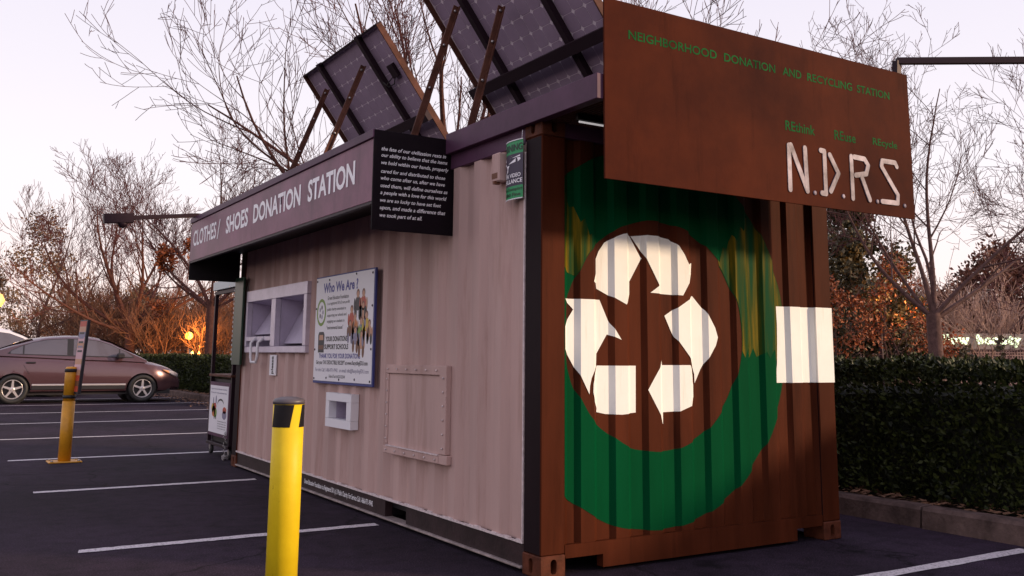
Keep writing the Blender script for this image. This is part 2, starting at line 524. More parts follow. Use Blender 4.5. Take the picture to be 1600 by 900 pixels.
# kerb stones
kerb = tag(bpy.data.objects.new('kerb', None), kind='structure')
COL.objects.link(kerb); ORG['kerb'] = V((0, 0, 0))
y = -9.03
while y < 45:
    L = 3.0
    mb = MB()
    dx = random.Random(int(y*7)).uniform(-.008, .008)
    n = 10
    rings = []
    for k in range(n+1):
        yy = y+0.012+(L-0.024)*k/n
        j = lambda s: 0.006*noise.noise(V((yy*6, s*3.1, 0)))
        rings.append([mb.bm.verts.new(p) for p in ((3.26+dx+j(1), yy, -.02), (3.275+dx+j(2), yy, .125+j(3)), (3.295+dx, yy, .148+j(4)), (3.42+dx, yy, .150+j(5)), (3.425+dx, yy, -.02))])
    for a, b in zip(rings, rings[1:]):
        for k in range(5):
            mb.bm.faces.new((a[k], a[(k+1) % 5], b[(k+1) % 5], b[k]))
    mb.bm.faces.new(rings[0]); mb.bm.faces.new(rings[-1][::-1])
    mb.build('kerb_stone', 'concrete', kerb)
    y += L

# painted stall lines
def stall_line(x0, x1, y, wd=0.10):
    mb = MB(); n = 40
    rows = []
    r = random.Random(int(y*100))
    for k in range(n+1):
        x = x0+(x1-x0)*k/n
        rows.append([mb.bm.verts.new((x+ (r.uniform(-.02, .02) if k in (0, n) else 0), y-wd/2+r.uniform(-.006, .006), .004)),
                     mb.bm.verts.new((x, y+wd/2+r.uniform(-.006, .006), .004))])
    for a, b in zip(rows, rows[1:]):
        mb.bm.faces.new((a[0], b[0], b[1], a[1]))
    return tag(mb.build('parking_line', 'line'), kind='structure')
for x0, x1, yy in ((-2.03, 3.16, -.855), (-2.03, -.08, 1.985), (-2.03, -.10, 4.81), (-2.03, 3.2, 7.6), (-2.03, 3.2, 10.5), (-2.03, 3.2, 13.7), (-2.03, 3.2, 16.7), (-2.03, 3.2, 19.75), (-2.03, 3.2, 22.7)):
    stall_line(x0, x1, yy)
# a few more bays on the far side of the aisle (off to the west)
for yy in (-.855, 1.985, 4.81, 7.6, 10.5, 13.7, 16.7, 19.75):
    stall_line(-13.5, -8.5, yy)

# ================================================================ CONTAINER
W_, L_, H_ = 2.438, 6.058, 2.591
cont = thing('shipping_container', 'brown and beige shipping container painted with a white recycling symbol on its end', 'shipping container', (1.219, 3.029, 0))

# corrugated end
PITCH_E, OUT_Y, IN_Y = 0.25, 0.012, 0.039
def end_breaks():
    b = [(0.165, OUT_Y)]
    pts = [(0.165, OUT_Y), (0.170, OUT_Y), (0.204, IN_Y), (0.251, IN_Y)]
    for k in range(8):
        x = .282+.25*k
        pts += [(x, OUT_Y), (x+.096, OUT_Y), (x+.130, IN_Y), (x+.219, IN_Y)]
    pts += [(2.273, OUT_Y)]
    return pts
EB = [p for p in end_breaks()]
EB = [p for i, p in enumerate(EB) if p[0] <= 2.274]
def end_y(x):
    for (x0, y0), (x1, y1) in zip(EB, EB[1:]):
        if x0 <= x <= x1:
            return y0+(y1-y0)*(x-x0)/(x1-x0)
    return OUT_Y
def corrugated(mb, breaks, z0, z1, fn, nz=8):
    cols = []
    for a, d in breaks:
        cols.append([mb.bm.verts.new(fn(a, d+0.0018*noise.noise(V((a*2, 7, k*.6))), z0+(z1-z0)*k/nz)) for k in range(nz+1)])
    for a, b in zip(cols, cols[1:]):
        for k in range(nz):
            mb.bm.faces.new((a[k], b[k], b[k+1], a[k+1]))
mb = MB()
corrugated(mb, EB, .150, 2.49, lambda x, d, z: (x, d, z))
end_panel = mb.build('end_panel', 'brown', cont, normals=False)
mb = MB()
corrugated(mb, EB, .150, 2.49, lambda x, d, z: (x, L_-d, z), 2)
mb.build('end_panel', 'brown', cont)

# paint on the corrugated end: outlines cut along the folds so that the paint follows the sheet
def paint(name, pts, mtl, off, parent, clip=None):
    bm = bmesh.new()
    f = bm.faces.new([bm.verts.new((p[0], 0, p[1])) for p in pts])
    f.normal_update()
    bmesh.ops.triangulate(bm, faces=[f], ngon_method='EAR_CLIP')
    xs = [p[0] for p in pts]
    for bx, _ in EB:
        if min(xs) < bx < max(xs):
            bmesh.ops.bisect_plane(bm, geom=bm.verts[:]+bm.edges[:]+bm.faces[:], plane_co=(bx, 0, 0), plane_no=(1, 0, 0), dist=1e-5)
    if clip is not None:
        for cx, nx_ in clip:
            bmesh.ops.bisect_plane(bm, geom=bm.verts[:]+bm.edges[:]+bm.faces[:], plane_co=(cx, 0, 0), plane_no=(nx_, 0, 0), clear_outer=True, dist=1e-5)
    bmesh.ops.triangulate(bm, faces=bm.faces[:])
    for v in bm.verts:
        v.co.y = (end_y(v.co.x) if v.co.x < 2.2725 else -.001) - off
    me = bpy.data.meshes.new(name)
    bm.normal_update()
    fl_ = [f for f in bm.faces if f.normal.y > 0]
    if fl_: bmesh.ops.reverse_faces(bm, faces=fl_)
    bmesh.ops.translate(bm, verts=bm.verts[:], vec=-ORG[cont.name])
    bm.to_mesh(me); bm.free(); me.materials.append(M[mtl])
    return link(name, me, parent)

rr = random.Random(4)
def wob(a, s): return s*noise.noise(V((math.cos(a)*5, math.sin(a)*5, s*100)))
RC = V((.875, 1.335))
def ring_pt(a, r, s): 
    rr_ = r + wob(a, s)
    x = RC.x+rr_*math.cos(a); z = RC.y+rr_*math.sin(a)
    return x, z
def outer_pt(a):
    x, z = ring_pt(a, 1.150, .011)
    return (1.09+ (x-1.09)*.978 if x > 1.09 else x, min(z, 2.47))
def inner_pt(a):
    x, z = ring_pt(a, .700, .009)
    return max(x, .19), z
def arc(fn, a0, a1, n): return [fn(a0+(a1-a0)*k/n) for k in range(n+1)]
half = [math.radians(a) for a in (-90, 90, 270)]
paint('green_ring', arc(outer_pt, half[0], half[1], 60) + arc(inner_pt, half[1], half[0], 60), 'green', .0014, end_panel, clip=[(.168, -1)])
paint('green_ring', arc(outer_pt, half[1], half[2], 60) + arc(inner_pt, half[2], half[1], 60), 'green', .0014, end_panel, clip=[(.168, -1)])
# worn gold on the upper ring with warm light painted in, stopped below the sign's shade
def zig(p, q, seed, n=9, s=.05):
    r_ = random.Random(seed)
    return [(p[0]+(q[0]-p[0])*k/n, p[1]+(q[1]-p[1])*k/n + s*(1 if k % 2 else -1)*r_.uniform(.4, 1)) for k in range(1, n)]
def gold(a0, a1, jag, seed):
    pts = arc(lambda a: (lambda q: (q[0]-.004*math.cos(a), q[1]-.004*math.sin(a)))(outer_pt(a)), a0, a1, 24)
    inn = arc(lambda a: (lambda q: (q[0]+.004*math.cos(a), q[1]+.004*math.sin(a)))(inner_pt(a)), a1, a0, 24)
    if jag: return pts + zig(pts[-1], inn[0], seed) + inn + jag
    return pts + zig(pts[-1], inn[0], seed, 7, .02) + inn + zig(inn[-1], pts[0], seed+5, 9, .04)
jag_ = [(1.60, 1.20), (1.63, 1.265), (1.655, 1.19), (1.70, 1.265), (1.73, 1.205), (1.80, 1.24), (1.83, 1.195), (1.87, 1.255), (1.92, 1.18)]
g1 = paint('gold_light_patch', gold(math.radians(-7.5), math.radians(44), jag_, 3), 'gold_light', .0024, end_panel)
g1['label'] = 'worn gold patch with painted-in warm light on the upper side of the painted green ring'
g2 = paint('gold_light_patch', gold(math.radians(131), math.radians(152), [], 8), 'gold_light', .0024, end_panel, clip=[(.168, -1)])
g2['label'] = 'worn gold patch with painted-in warm light of the ring beside the corner post'
ARROWS = [
 [(.410,1.771),(.432,1.82),(.475,1.875),(.549,1.916),(.60,1.935),(.635,1.942),(.667,1.930),(.758,1.796),(.664,1.65),(.663,1.572),(.622,1.509),(.414,1.596),(.409,1.628),(.381,1.636),(.41,1.685)],
 [(.677,1.929),(.79,1.942),(.902,1.942),(.981,1.932),(1.049,1.892),(1.09,1.844),(1.129,1.779),(1.17,1.793),(1.163,1.715),(1.073,1.582),(.808,1.588),(.883,1.635),(.747,1.851)],
 [(.176,1.528),(.437,1.531),(.507,1.395),(.581,1.298),(.49,1.329),(.412,1.215),(.404,1.140),(.378,1.112),(.358,1.075),(.346,1.030),(.342,.982),(.277,1.096),(.205,1.204),(.176,1.24),(.174,1.368),(.246,1.468)],
 [(.414,1.146),(.707,1.146),(.703,.87),(.663,.868),(.581,.862),(.474,.867),(.408,.88),(.412,.903),(.385,.938),(.370,.993),(.372,1.040),(.382,1.082),(.402,1.125)],
 [(.909,1.179),(.914,1.15),(1.122,1.151),(1.145,1.120),(1.158,1.080),(1.165,1.03),(1.165,.954),(1.133,.903),(1.033,.871),(.916,.867),(.915,.796),(.78,1.003),(.864,1.118)],
 [(1.17,1.584),(1.266,1.496),(1.339,1.386),(1.36,1.326),(1.341,1.275),(1.227,1.123),(1.178,1.040),(1.176,1.095),(1.160,1.140),(1.118,1.205),(1.011,1.319),(.939,1.452)],
]
for a in ARROWS:
    paint('recycling_arrow', a, 'white', .0032, end_panel)
# white band end on the right: curved left border, runs over the post
sqp = [(1.925,1.545),(2.272,1.548),(2.272,1.037),(1.897,1.037),(1.918,1.16),(1.926,1.30),(1.930,1.42)]
paint('white_square', sqp, 'white', .0038, end_panel)
mb = MB(); mb.box((2.2735, -.0035, 1.037), (2.4385, .02, 1.549)); mb.build('white_square', 'white', end_panel)

# posts
for x0, x1, y0, y1, name in ((-.001, .163, -.001, .172, 0), (2.275, 2.439, -.001, .172, 1), (-.001, .163, L_-.172, L_+.001, 0), (2.275, 2.439, L_-.172, L_+.001, 1)):
    mb = MB()
    mb.box((x0, y0, .119), (x1, y1, 2.472), .006)
    fs = mb.bm.faces
    bmesh.ops.recalc_face_normals(mb.bm, faces=fs[:])
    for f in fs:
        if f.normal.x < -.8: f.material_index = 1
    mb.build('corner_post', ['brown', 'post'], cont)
# corner castings with hand holes
def slot(mb, c, rx, rz, ax, depth):
    n = 14; pts = []
    for k in range(n):
        a = 2*PI*k/n
        u, v = math.cos(a)*rx, math.sin(a)*rx
        v += (rz-rx)*(1 if math.sin(a) >= 0 else -1)
        pts.append(V(c)+(V((u, 0, v)) if ax == 'y' else V((0, u, v))))
    e = V((0, depth, 0)) if ax == 'y' else V((depth, 0, 0))
    mb.prism([p-e/2 for p in pts], e)
    return mb
for cx, sx in ((0, 1), (W_, -1)):
    for cy, sy in ((0, 1), (L_, -1)):
        for z0 in (0, H_-.118):
            a = V((cx-.004*sx, cy-.004*sy, z0)); b = V((cx+.165*sx, cy+.180*sy, z0+.118))
            lo = V((min(a.x, b.x), min(a.y, b.y), z0)); hi = V((max(a.x, b.x), max(a.y, b.y), z0+.118))
            mb = MB(); mb.box(lo, hi, .006)
            o = mb.build('corner_casting', 'cast', cont)
            c = MB(); slot(c, (cx+.085*sx, cy, z0+.059), .021, .040, 'y', .09); cut(o, c)
            c = MB(); slot(c, (cx, cy+.09*sy, z0+.059), .021, .040, 'x', .09); cut(o, c)

# side walls
SB = []
yy = .168
while yy < 5.88:
    for dy, d in ((0, .006), (.085, .006), (.139, .043), (.224, .043)):
        if yy+dy < 5.885: SB.append((yy+dy, d))
    yy += .278
SB.append((5.890, .006))
HT = (3.783, 5.668, 1.212, 1.858)   # donation hatch outline in the long wall: y0, y1, z0, z1
CH = (2.70, 3.12, .66, .83)
def side_wall(mb):
    cols = []
    zs = [.163, .35, .55, .66, .83, 1.0, 1.214, 1.4, 1.6, 1.856, 2.1, 2.3, 2.46]
    ybr = sorted(SB + [(v, None) for v in (HT[0]+.03, HT[1]-.03, CH[0], CH[1])])
    def sd_(y):
        for (a, d0), (b, d1) in zip(SB, SB[1:]):
            if a <= y <= b: return d0+(d1-d0)*(y-a)/(b-a)
        return .006
    for y, d in ybr:
        d = sd_(y)
        cols.append((y, [mb.bm.verts.new((d+.0035*noise.noise(V((y*1.1, 3, z*1.4))), y, z)) for z in zs]))
    for (ya, a), (yb, b) in zip(cols, cols[1:]):
        for k in range(len(zs)-1):
            ym, zm = (ya+yb)/2, (zs[k]+zs[k+1])/2
            if HT[0]+.03 < ym < HT[1]-.03 and HT[2] < zm < HT[3]: continue
            if CH[0] < ym < CH[1] and CH[2] < zm < CH[3]: continue
            mb.bm.faces.new((a[k], a[k+1], b[k+1], b[k]))
mb = MB(); side_wall(mb)
side_panel = mb.build('side_panel', 'beige', cont, normals=False)
mb = MB()
corrugated(mb, SB, .163, 2.46, lambda y, d, z: (W_-d, y, z), 2)
mb.build('side_panel', 'brown', cont)
# bright paint edge along the wall's foot
mb = MB()
r_ = random.Random(2)
for k in range(82):
    y0 = .175+k*.0697
    mb.box((-.004-r_.uniform(0, .003), y0, .160), (.010, y0+.069, .172+r_.uniform(-.003, .008)))
mb.build('paint_edge', 'beige_edge', side_panel)
mb = MB(); mb.box((-.006, .1735, .172), (.004, .184, 2.40)); mb.build('paint_edge', 'beige_edge', side_panel)
# bottom side rail with fork pockets
def side_rail(x0, x1):
    mb = MB()
    pts = [(.184, .030), (1.71, .030), (1.71, .150), (2.06, .150), (2.06, .030), (4.0, .030), (4.0, .150), (4.35, .150), (4.35, .030), (5.874, .030), (5.874, .1595), (.184, .1595)]
    mb.prism([(x0, y, z) for y, z in pts], (x1-x0, 0, 0))
    return mb
bottom_rail = side_rail(.012, .07).build('bottom_side_rail', 'rail', cont)
side_rail(W_-.07, W_-.012).build('bottom_side_rail', 'rail', cont)
mb = MB(); mb.box((-.012, .186, .024), (.075, 5.872, .0375), .003); mb.build('rail_flange', 'galv', cont)
for y0 in (1.72, 4.01):
    mb = MB()
    mb.box((.075, y0-.01, .0385), (1.2, y0, .158)); mb.box((.075, y0+.34, .0385), (1.2, y0+.35, .158)); mb.box((1.2, y0, .0385), (1.21, y0+.34, .158))
    mb.build('fork_pocket', 'dark', cont)
# bottom end rail with notches beside the castings
mb = MB()
pts = [(.166, .165), (.166, .118), (.172, .094), (.43, .094), (.43, .022), (2.02, .022), (2.02, .096), (2.262, .096), (2.270, .118), (2.270, .165)]
mb.prism([(x, .004, z) for x, z in pts], (0, .06, 0))
mb.build('bottom_end_rail', 'brown', cont)
mb = MB(); mb.prism([(x, L_-.064, z) for x, z in pts], (0, .06, 0)); mb.build('bottom_end_rail', 'brown', cont)
mb = MB(); mb.box((.07, .20, .10), (2.37, 5.86, .158)); mb.build('floor', 'dark', cont)
mb = MB(); mb.box((.166, .003, 2.475), (2.272, .07, 2.588), .004); mb.build('top_end_rail', 'brown2', cont)
mb = MB(); mb.box((.166, L_-.07, 2.475), (2.272, L_-.003, 2.588), .004); mb.build('top_end_rail', 'brown2', cont)
for x0, x1 in ((.002, .062), (W_-.062, W_-.002)):
    mb = MB(); mb.box((x0, .182, 2.448), (x1, 5.876, 2.586), .004); mb.build('top_side_rail', 'brown2', cont)
mb = MB(); mb.box((.064, .072, 2.545), (W_-.064, L_-.072, 2.583)); mb.build('roof', 'dark', cont)
# rail lettering
text('rail_lettering', 'Green Education Foundation is a Registered 501 (c) 3 Public Charity. For Service Call 1-866-971-9942', (.0105, 3.775, .066), (0, -1, 0), (0, 0, 1), 1.495, .052, 'text_white', bottom_rail, bold=.012)
# lock box by the corner
mb = MB()
mb.box((-.060, .385, 2.25), (.012, .475, 2.43), .008)
mb.build('lock_box', 'beige', cont)
mb = MB(); mb.box((-.062, .40, 2.27), (-.058, .465, 2.305)); mb.box((-.07, .42, 2.235), (-.03, .44, 2.255)); mb.build('lock_plate', 'brown_print', cont)
# riveted access panel
hatch = MB().box((-.014, 1.165, .55), (.004, 1.99, 1.065), .003).build('hatch_panel', 'beige', cont)
for a, b in (((-.030, 1.165, 1.066), (.006, 2.022, 1.129)), ((-.034, 1.066, .56), (.006, 1.163, 1.131)), ((-.022, 1.992, .565), (.006, 2.024, 1.064)), ((-.034, 1.165, .497), (.006, 2.026, .549)), ((-.030, 1.05, .497), (.006, 1.163, .558))):
    MB().box(a, b, .004).build('hatch_frame', 'beige', hatch)
mb = MB()
for k in range(6):
    for z in (1.098, .523): mb.lathe([(.008, -.006), (.005, -.012), (0.0001, -.013)], (-.031, 1.2+k*.155, z), 'x', 8)
    mb.lathe([(.008, -.006), (.005, -.012), (0.0001, -.013)], (-.031, 1.10, .60+k*.09), 'x', 8)
    mb.lathe([(.008, -.006), (.005, -.012), (0.0001, -.013)], (-.018, 2.008, .60+k*.085), 'x', 8)
mb.build('rivets', 'beige_edge', hatch)
MB().box((-.0385, 1.168, .550), (-.016, 1.98, .556)).build('paint_edge', 'beige_edge', hatch)

# ---------------------------------------------------------------- donation hatch (double)
dh = thing('donation_chute', 'wide aluminium donation chute with two openings and a hanging handle', 'donation chute', (0, 4.72, 1.21))
y0, y1, z0, z1 = HT
fr = MB()
fr.box((-.035, y0, 1.742), (.02, y1, z1), .003)
fr.box((-.033, y0, z0), (.02, y1, 1.272), .003)
fr.box((-.036, y0, 1.274), (.02, y0+.075, 1.740), .003)
fr.box((-.036, y1-.05, 1.274), (.02, y1, 1.740), .003)
fr.box((-.038, 4.665, 1.274), (.02, 4.795, 1.740), .003)
fr.build('frame', 'alu', dh)
for nm, ya, yb, zb in (('opening', 3.858, 4.665, 1.274), ('opening', 4.795, 5.618, 1.274)):
    b = MB()
    D = .34
    b.poly([(.02, ya, zb), (.02, yb, zb), (D, yb, zb+.02), (D, ya, zb+.02)])
    b.poly([(.02, ya, 1.742), (D, ya, 1.70), (D, yb, 1.70), (.02, yb, 1.742)])
    b.poly([(.02, ya, zb), (D, ya, zb+.02), (D, ya, 1.70), (.02, ya, 1.742)])
    b.poly([(.02, yb, zb), (.02, yb, 1.742), (D, yb, 1.70), (D, yb, zb+.02)])
    b.poly([(D, ya, zb+.02), (D, yb, zb+.02), (D, yb, 1.70), (D, ya, 1.70)])
    bo = b.build('chute_box', 'alu_in', dh, normals=False)
# left opening: lower lip with handle, and the tilted inner flap
lip = MB().box((-.038, 4.797, 1.330), (.025, 5.616, 1.374), .003).build('lip', 'alu', dh)
fl = MB(); fl.prism([(.05, 4.80, 1.40), (.05, 5.61, 1.40), (.26, 5.61, 1.72), (.26, 4.80, 1.72)], (.006, 0, .004)); fl.build('flap', 'alu_in', dh)
fl = MB(); fl.prism([(.06, 3.87, 1.30), (.06, 4.66, 1.30), (.27, 4.66, 1.71), (.27, 3.87, 1.71)], (.006, 0, .004)); fl.build('flap', 'alu_in', dh)
def u_handle(mb, x, ya, yb, zt, zb, r, xo):
    pts = [(x, ya, zt), (x-xo, ya+.01, zt-.05), (x-xo, ya+.02, zb+.05), (x-xo, ya+.05, zb), (x-xo, yb-.05, zb), (x-xo, yb-.02, zb+.05), (x-xo, yb-.01, zt-.05), (x, yb, zt)]
    mb.tube(pts, r, 8)
h = MB(); u_handle(h, -.03, 5.00, 5.26, 1.36, 1.115, .014, .06); h.build('handle', 'print_white', dh)
h = MB(); h.tube([(.20, 4.22, 1.66), (.10, 4.20, 1.63), (.09, 4.0, 1.64), (.18, 3.96, 1.68)], .013, 8); h.build('handle', 'print_white', dh)

# small chute
sc = thing('small_donation_slot', 'small white framed metal donation slot low on the beige wall', 'donation slot', (0, 2.9, .61))
f = MB()
f.box((-.045, 2.632, .822), (.02, 3.182, .886)); f.box((-.045, 2.632, .611), (.02, 3.182, .678))
f.box((-.045, 2.632, .680), (.02, 2.728, .820)); f.box((-.045, 3.105, .680), (.02, 3.182, .820))
f.build('frame', 'print_white', sc)
b = MB(); D = .2
ya, yb, zb, zt = 2.728, 3.105, .680, .820
b.poly([(.02, ya, zb), (.02, yb, zb), (D, yb, zb), (D, ya, zb)]); b.poly([(.02, ya, zt), (D, ya, zt), (D, yb, zt), (.02, yb, zt)])
b.poly([(.02, ya, zb), (D, ya, zb), (D, ya, zt), (.02, ya, zt)]); b.poly([(.02, yb, zb), (.02, yb, zt), (D, yb, zt), (D, yb, zb)])
b.poly([(D, ya, zb), (D, yb, zb), (D, yb, zt), (D, ya, zt)])
b.build('chute_box', 'alu_in', sc, normals=False)

# small sticker under the hatch
st = thing('instruction_sticker', 'small upright white sticker with black lettering under the donation chute', 'sticker', (0, 4.74, .99))
MB().box((-.012, 4.645, .992), (-.002, 4.848, 1.19)).build('plate', 'print_white', st)
text('lettering', 'please', (-.0135, 4.705, 1.005), (0, 0, 1), (0, 1, 0), .17, .085, 'black_print', st, bold=.03)

# ---------------------------------------------------------------- poster WHO WE ARE
po = thing('charity_poster', 'white charity poster headed Who We Are with children pictured on it', 'poster', (0, 2.93, .97))
PY0, PY1, PZ0, PZ1 = 3.563, 2.300, .976, 1.857
MB().box((-.022, PY1-.018, PZ0-.022), (-.004, PY0+.012, PZ1+.012), .002).build('backing_board', 'navy', po)
MB().box((-.0255, PY1, PZ0), (-.0225, PY0, PZ1)).build('poster_sheet', 'print_white', po)
def pp(u, v, off=0.0): return (-.0262-off, PY0+(PY1-PY0)*u, PZ0+(PZ1-PZ0)*v)
def ptext(body, u0, u1, v0, v1, m, bold=.0, shear=0.):
    o_ = pp(u0, v0)
    text('lettering', body, o_, (0, -1, 0), (0, 0, 1), (u1-u0)*(PY0-PY1), (v1-v0)*(PZ1-PZ0), m, po, bold=bold, shear=shear)
ptext('Who We Are ?', .14, .75, .845, .945, 'blue', .035)
for k, t_ in enumerate(['Green Education Foundation', 'is a registered 501c3 non-profit', 'public charity committed to', 'supporting our schools and', 'engaging our students in', '"environmental issues"']):
    ptext(t_, .225, (.60, .62, .56, .57, .54, .52)[k], .775-.057*k, .812-.057*k, 'black_print', .012)
ptext('YOUR DONATIONS', .21, .60, .375, .425, 'black_print', .04)
ptext('SUPPORT SCHOOLS', .195, .62, .300, .350, 'black_print', .04)
ptext('THANK YOU FOR YOUR DONATIONS', .10, .82, .215, .262, 'blue', .03)
ptext('Get your TAX DEDUCTIBLE RECEIPT at www.RecyclingEDU.com', .05, .94, .146, .196, 'black_print', .025)
ptext('For info Call: 1-866-971-9942   or email: info@RecyclingEDU.com', .04, .96, .078, .125, 'grey_print', .012)
ptext('Federal Tax Id # 20-2123344', .30, .58, .030, .062, 'black_print', .012)
def ell(mb, u, v, ru, rv, mi, off=0.0, n=18):
    mb.poly([pp(u+ru*math.cos(2*PI*k/n), v+rv*math.sin(2*PI*k/n), off) for k in range(n)], mi)
s_ = MB(); ell(s_, .115, .66, .088, .135, 0); ell(s_, .115, .66, .066, .105, 1, .0003)
for k in range(5): ell(s_, .115+.03*math.cos(k*1.3), .66+.05*math.sin(k*1.3), .012, .022, 2+k % 2, .0006)
s_.build('printed_seal', ['green_print', 'print_white', 'grey_print', 'black_print'], po, normals=False)
b_ = MB()
b_.poly([pp(.075+.0, .27), pp(.185, .27), pp(.19, .44), pp(.17, .47), pp(.09, .47), pp(.07, .44)], 0)
b_.poly([pp(.09, .39, .0003), pp(.17, .39, .0003), pp(.165, .44, .0003), pp(.095, .44, .0003)], 1)
b_.poly([pp(.085, .30, .0003), pp(.175, .30, .0003), pp(.175, .34, .0003), pp(.085, .34, .0003)], 2)
b_.build('printed_bus', ['black_print', 'skin_print', 'brown_print'], po, normals=False)
k_ = MB()
KM = ['black_print', 'red_print', 'orange_print', 'skin_print', 'green_print', 'yellow_print', 'grey_print', 'brown_print']
def kid(u, v, sc_, top, legs, hair=7):
    ell(k_, u, v, .035*sc_, .06*sc_, top)
    ell(k_, u-.03*sc_, v-.075*sc_, .018*sc_, .055*sc_, legs, .0002); ell(k_, u+.03*sc_, v-.08*sc_, .018*sc_, .055*sc_, legs, .0002)
    ell(k_, u-.045*sc_, v-.01, .012*sc_, .05*sc_, top, .0002); ell(k_, u+.045*sc_, v-.01, .012*sc_, .05*sc_, 3, .0002)
    ell(k_, u, v+.078*sc_, .022*sc_, .034*sc_, hair, .0003); ell(k_, u, v+.068*sc_, .018*sc_, .026*sc_, 3, .0005)
for a in ((.755, .715, 1.15, 0, 0), (.845, .715, 1.15, 1, 0), (.845, .62, 1.0, 3, 6), (.66, .58, 1.1, 1, 7), (.72, .52, 1.0, 2, 6), (.90, .52, 1.1, 5, 7), (.82, .47, 1.1, 4, 6), (.64, .47, .9, 7, 6), (.95, .46, .9, 3, 0), (.73, .40, 1.0, 6, 7), (.83, .36, 1.0, 3, 7)):
    kid(*a)
k_.build('printed_children', KM, po, normals=False)
g_ = MB()
for u, v in ((.02, .97), (.25, .97), (.72, .985), (.98, .97), (.015, .7), (.985, .68), (.015, .3), (.985, .3), (.02, .02), (.25, .03), (.48, .02), (.74, .03), (.98, .02)):
    g_.lathe([(.010, 0), (.008, -.004), (.0001, -.005)], pp(u, v), 'x', 8)
g_.build('screws', 'black_metal', po)

# ---------------------------------------------------------------- warning banner near the corner
wb = thing('warning_banner', 'green and black video surveillance warning banner hanging near the corner post', 'warning sign', (-.03, .265, 2.12))
BY = [(.374, -.012), (.34, -.030), (.30, -.040), (.25, -.040), (.20, -.034), (.163, -.026)]
def bx_(y):
    for (ya, xa), (yb, xb) in zip(BY, BY[1:]):
        if yb <= y <= ya: return xa+(xb-xa)*(ya-y)/(ya-yb)
    return -.026
def bband(za, zb, m, nm):
    b = MB(); c = []
    for y, x in BY:
        c.append([b.bm.verts.new((x, y, z)) for z in (za, zb)])
    for p, q in zip(c, c[1:]): b.bm.faces.new((p[0], p[1], q[1], q[0]))
    o = b.build(nm, m, wb, normals=False)
    return o
bband(2.396, 2.478, 'banner_green', 'green_band'); bband(2.200, 2.396, 'banner_dark', 'dark_band'); bband(2.120, 2.200, 'banner_green', 'green_band')
for b0, b1 in ((2.474, 2.480), (2.118, 2.124)):
    b = MB()
    for (ya, xa), (yb, xb) in zip(BY, BY[1:]): b.bar((xa-.002, ya, (b0+b1)/2), (xb-.002, yb, (b0+b1)/2), .003, b1-b0)
    b.build('hem', 'print_white', wb)
def wtext(body, ya, yb, za, zb, m):
    o = text('lettering', body, (0, ya, za), (0, -1, 0), (0, 0, 1), ya-yb, zb-za, m, wb, bold=.02)
    for v in o.data.vertices: v.co.x = bx_(v.co.y+.265)+.03-.0022
wtext('ARNING', .372, .166, 2.412, 2.455, 'black_print')
wtext('4 HR VIDEO', .372, .180, 2.252, 2.276, 'text_white')
wtext('VEILLANCE', .372, .166, 2.216, 2.242, 'text_white')
wtext('No Dumping', .370, .166, 2.166, 2.190, 'board_green')
wtext('1,000 Fine', .370, .180, 2.134, 2.158, 'board_green')
ic = MB()
def ip(y, z): return (bx_(y)-.0024, y, z)
for pts in ([(.372, 2.362), (.372, 2.378), (.27, 2.383), (.185, 2.383), (.185, 2.374), (.27, 2.371)], [(.370, 2.350), (.225, 2.366), (.225, 2.344), (.30, 2.338), (.355, 2.333)], [(.215, 2.368), (.185, 2.368), (.180, 2.355), (.205, 2.342), (.205, 2.355)],
            [(.330, 2.330), (.290, 2.330), (.305, 2.310), (.306, 2.290), (.325, 2.283), (.372, 2.276), (.372, 2.286), (.325, 2.292), (.317, 2.310)]):
    ic.poly([ip(*p) for p in pts])
ic.build('camera_symbol', 'text_white', wb, normals=False)
MB().tube([(-.03, .17, 2.478), (-.025, .172, 2.53)], .002, 5).build('string', 'print_white', wb)

# ---------------------------------------------------------------- awning sign over the long wall
aw = thing('awning_sign', 'long brown awning sign reading CLOTHES SHOES DONATION STATION over the beige wall', 'awning sign', (-.28, 3.6, 1.98))
AX0, AX1, AY0, AY1, AZ0, AZ1 = -.56, -.006, 1.13, 6.10, 1.985, 2.655
fas = MB().box((AX0, AY0+.012, 2.185), (AX0+.025, AY1-.012, 2.600), .002).build('fascia', 'fascia', aw)
MB().box((AX0-.014, AY0-.003, 2.602), (AX0+.03, AY1+.004, 2.658), .003).build('top_trim', 'brown2', aw)
qp = MB().box((AX0-.006, AY0-.006, AZ0+.01), (.034, AY0+.010, AZ1), .002).build('quote_panel', 'plum', aw)
MB().box((AX0, AY1-.010, AZ0), (AX1, AY1, 2.6), .002).build('end_board', 'dark', aw)
MB().box((AX0+.03, AY0+.012, 2.62), (AX1, AY1-.012, 2.650)).build('canopy_top', 'dark', aw)
MB().box((AX0+.03, AY0+.014, 2.30), (AX1, AY1-.014, 2.315)).build('soffit', 'dark', aw)
MB().box((AX0+.002, AY0+.014, 2.165), (AX0+.04, AY1-.014, 2.183)).build('drip_edge', 'black_metal', aw)
for body, ya, yb in (('CLOTHES/', 5.965, 4.90), ('SHOES', 4.665, 3.935), ('DONATION', 3.775, 2.535), ('STATION', 2.372, 1.445)):
    z0_ = 2.336; z1_ = 2.506
    if body.endswith('/'):
        text('lettering', 'CLOTHES', (AX0-.0022, ya, z0_), (0, -1, 0), (0, 0, 1), 5.965-5.03, z1_-z0_, 'text_white', fas, bold=.02)
        text('lettering', '/', (AX0-.0022, 4.985, 2.322), (0, -1, 0), (0, 0, 1), .10, .19, 'text_white', fas)
    else:
        text('lettering', body, (AX0-.0022, ya, z0_), (0, -1, 0), (0, 0, 1), ya-yb, z1_-z0_, 'text_white', fas, bold=.03)
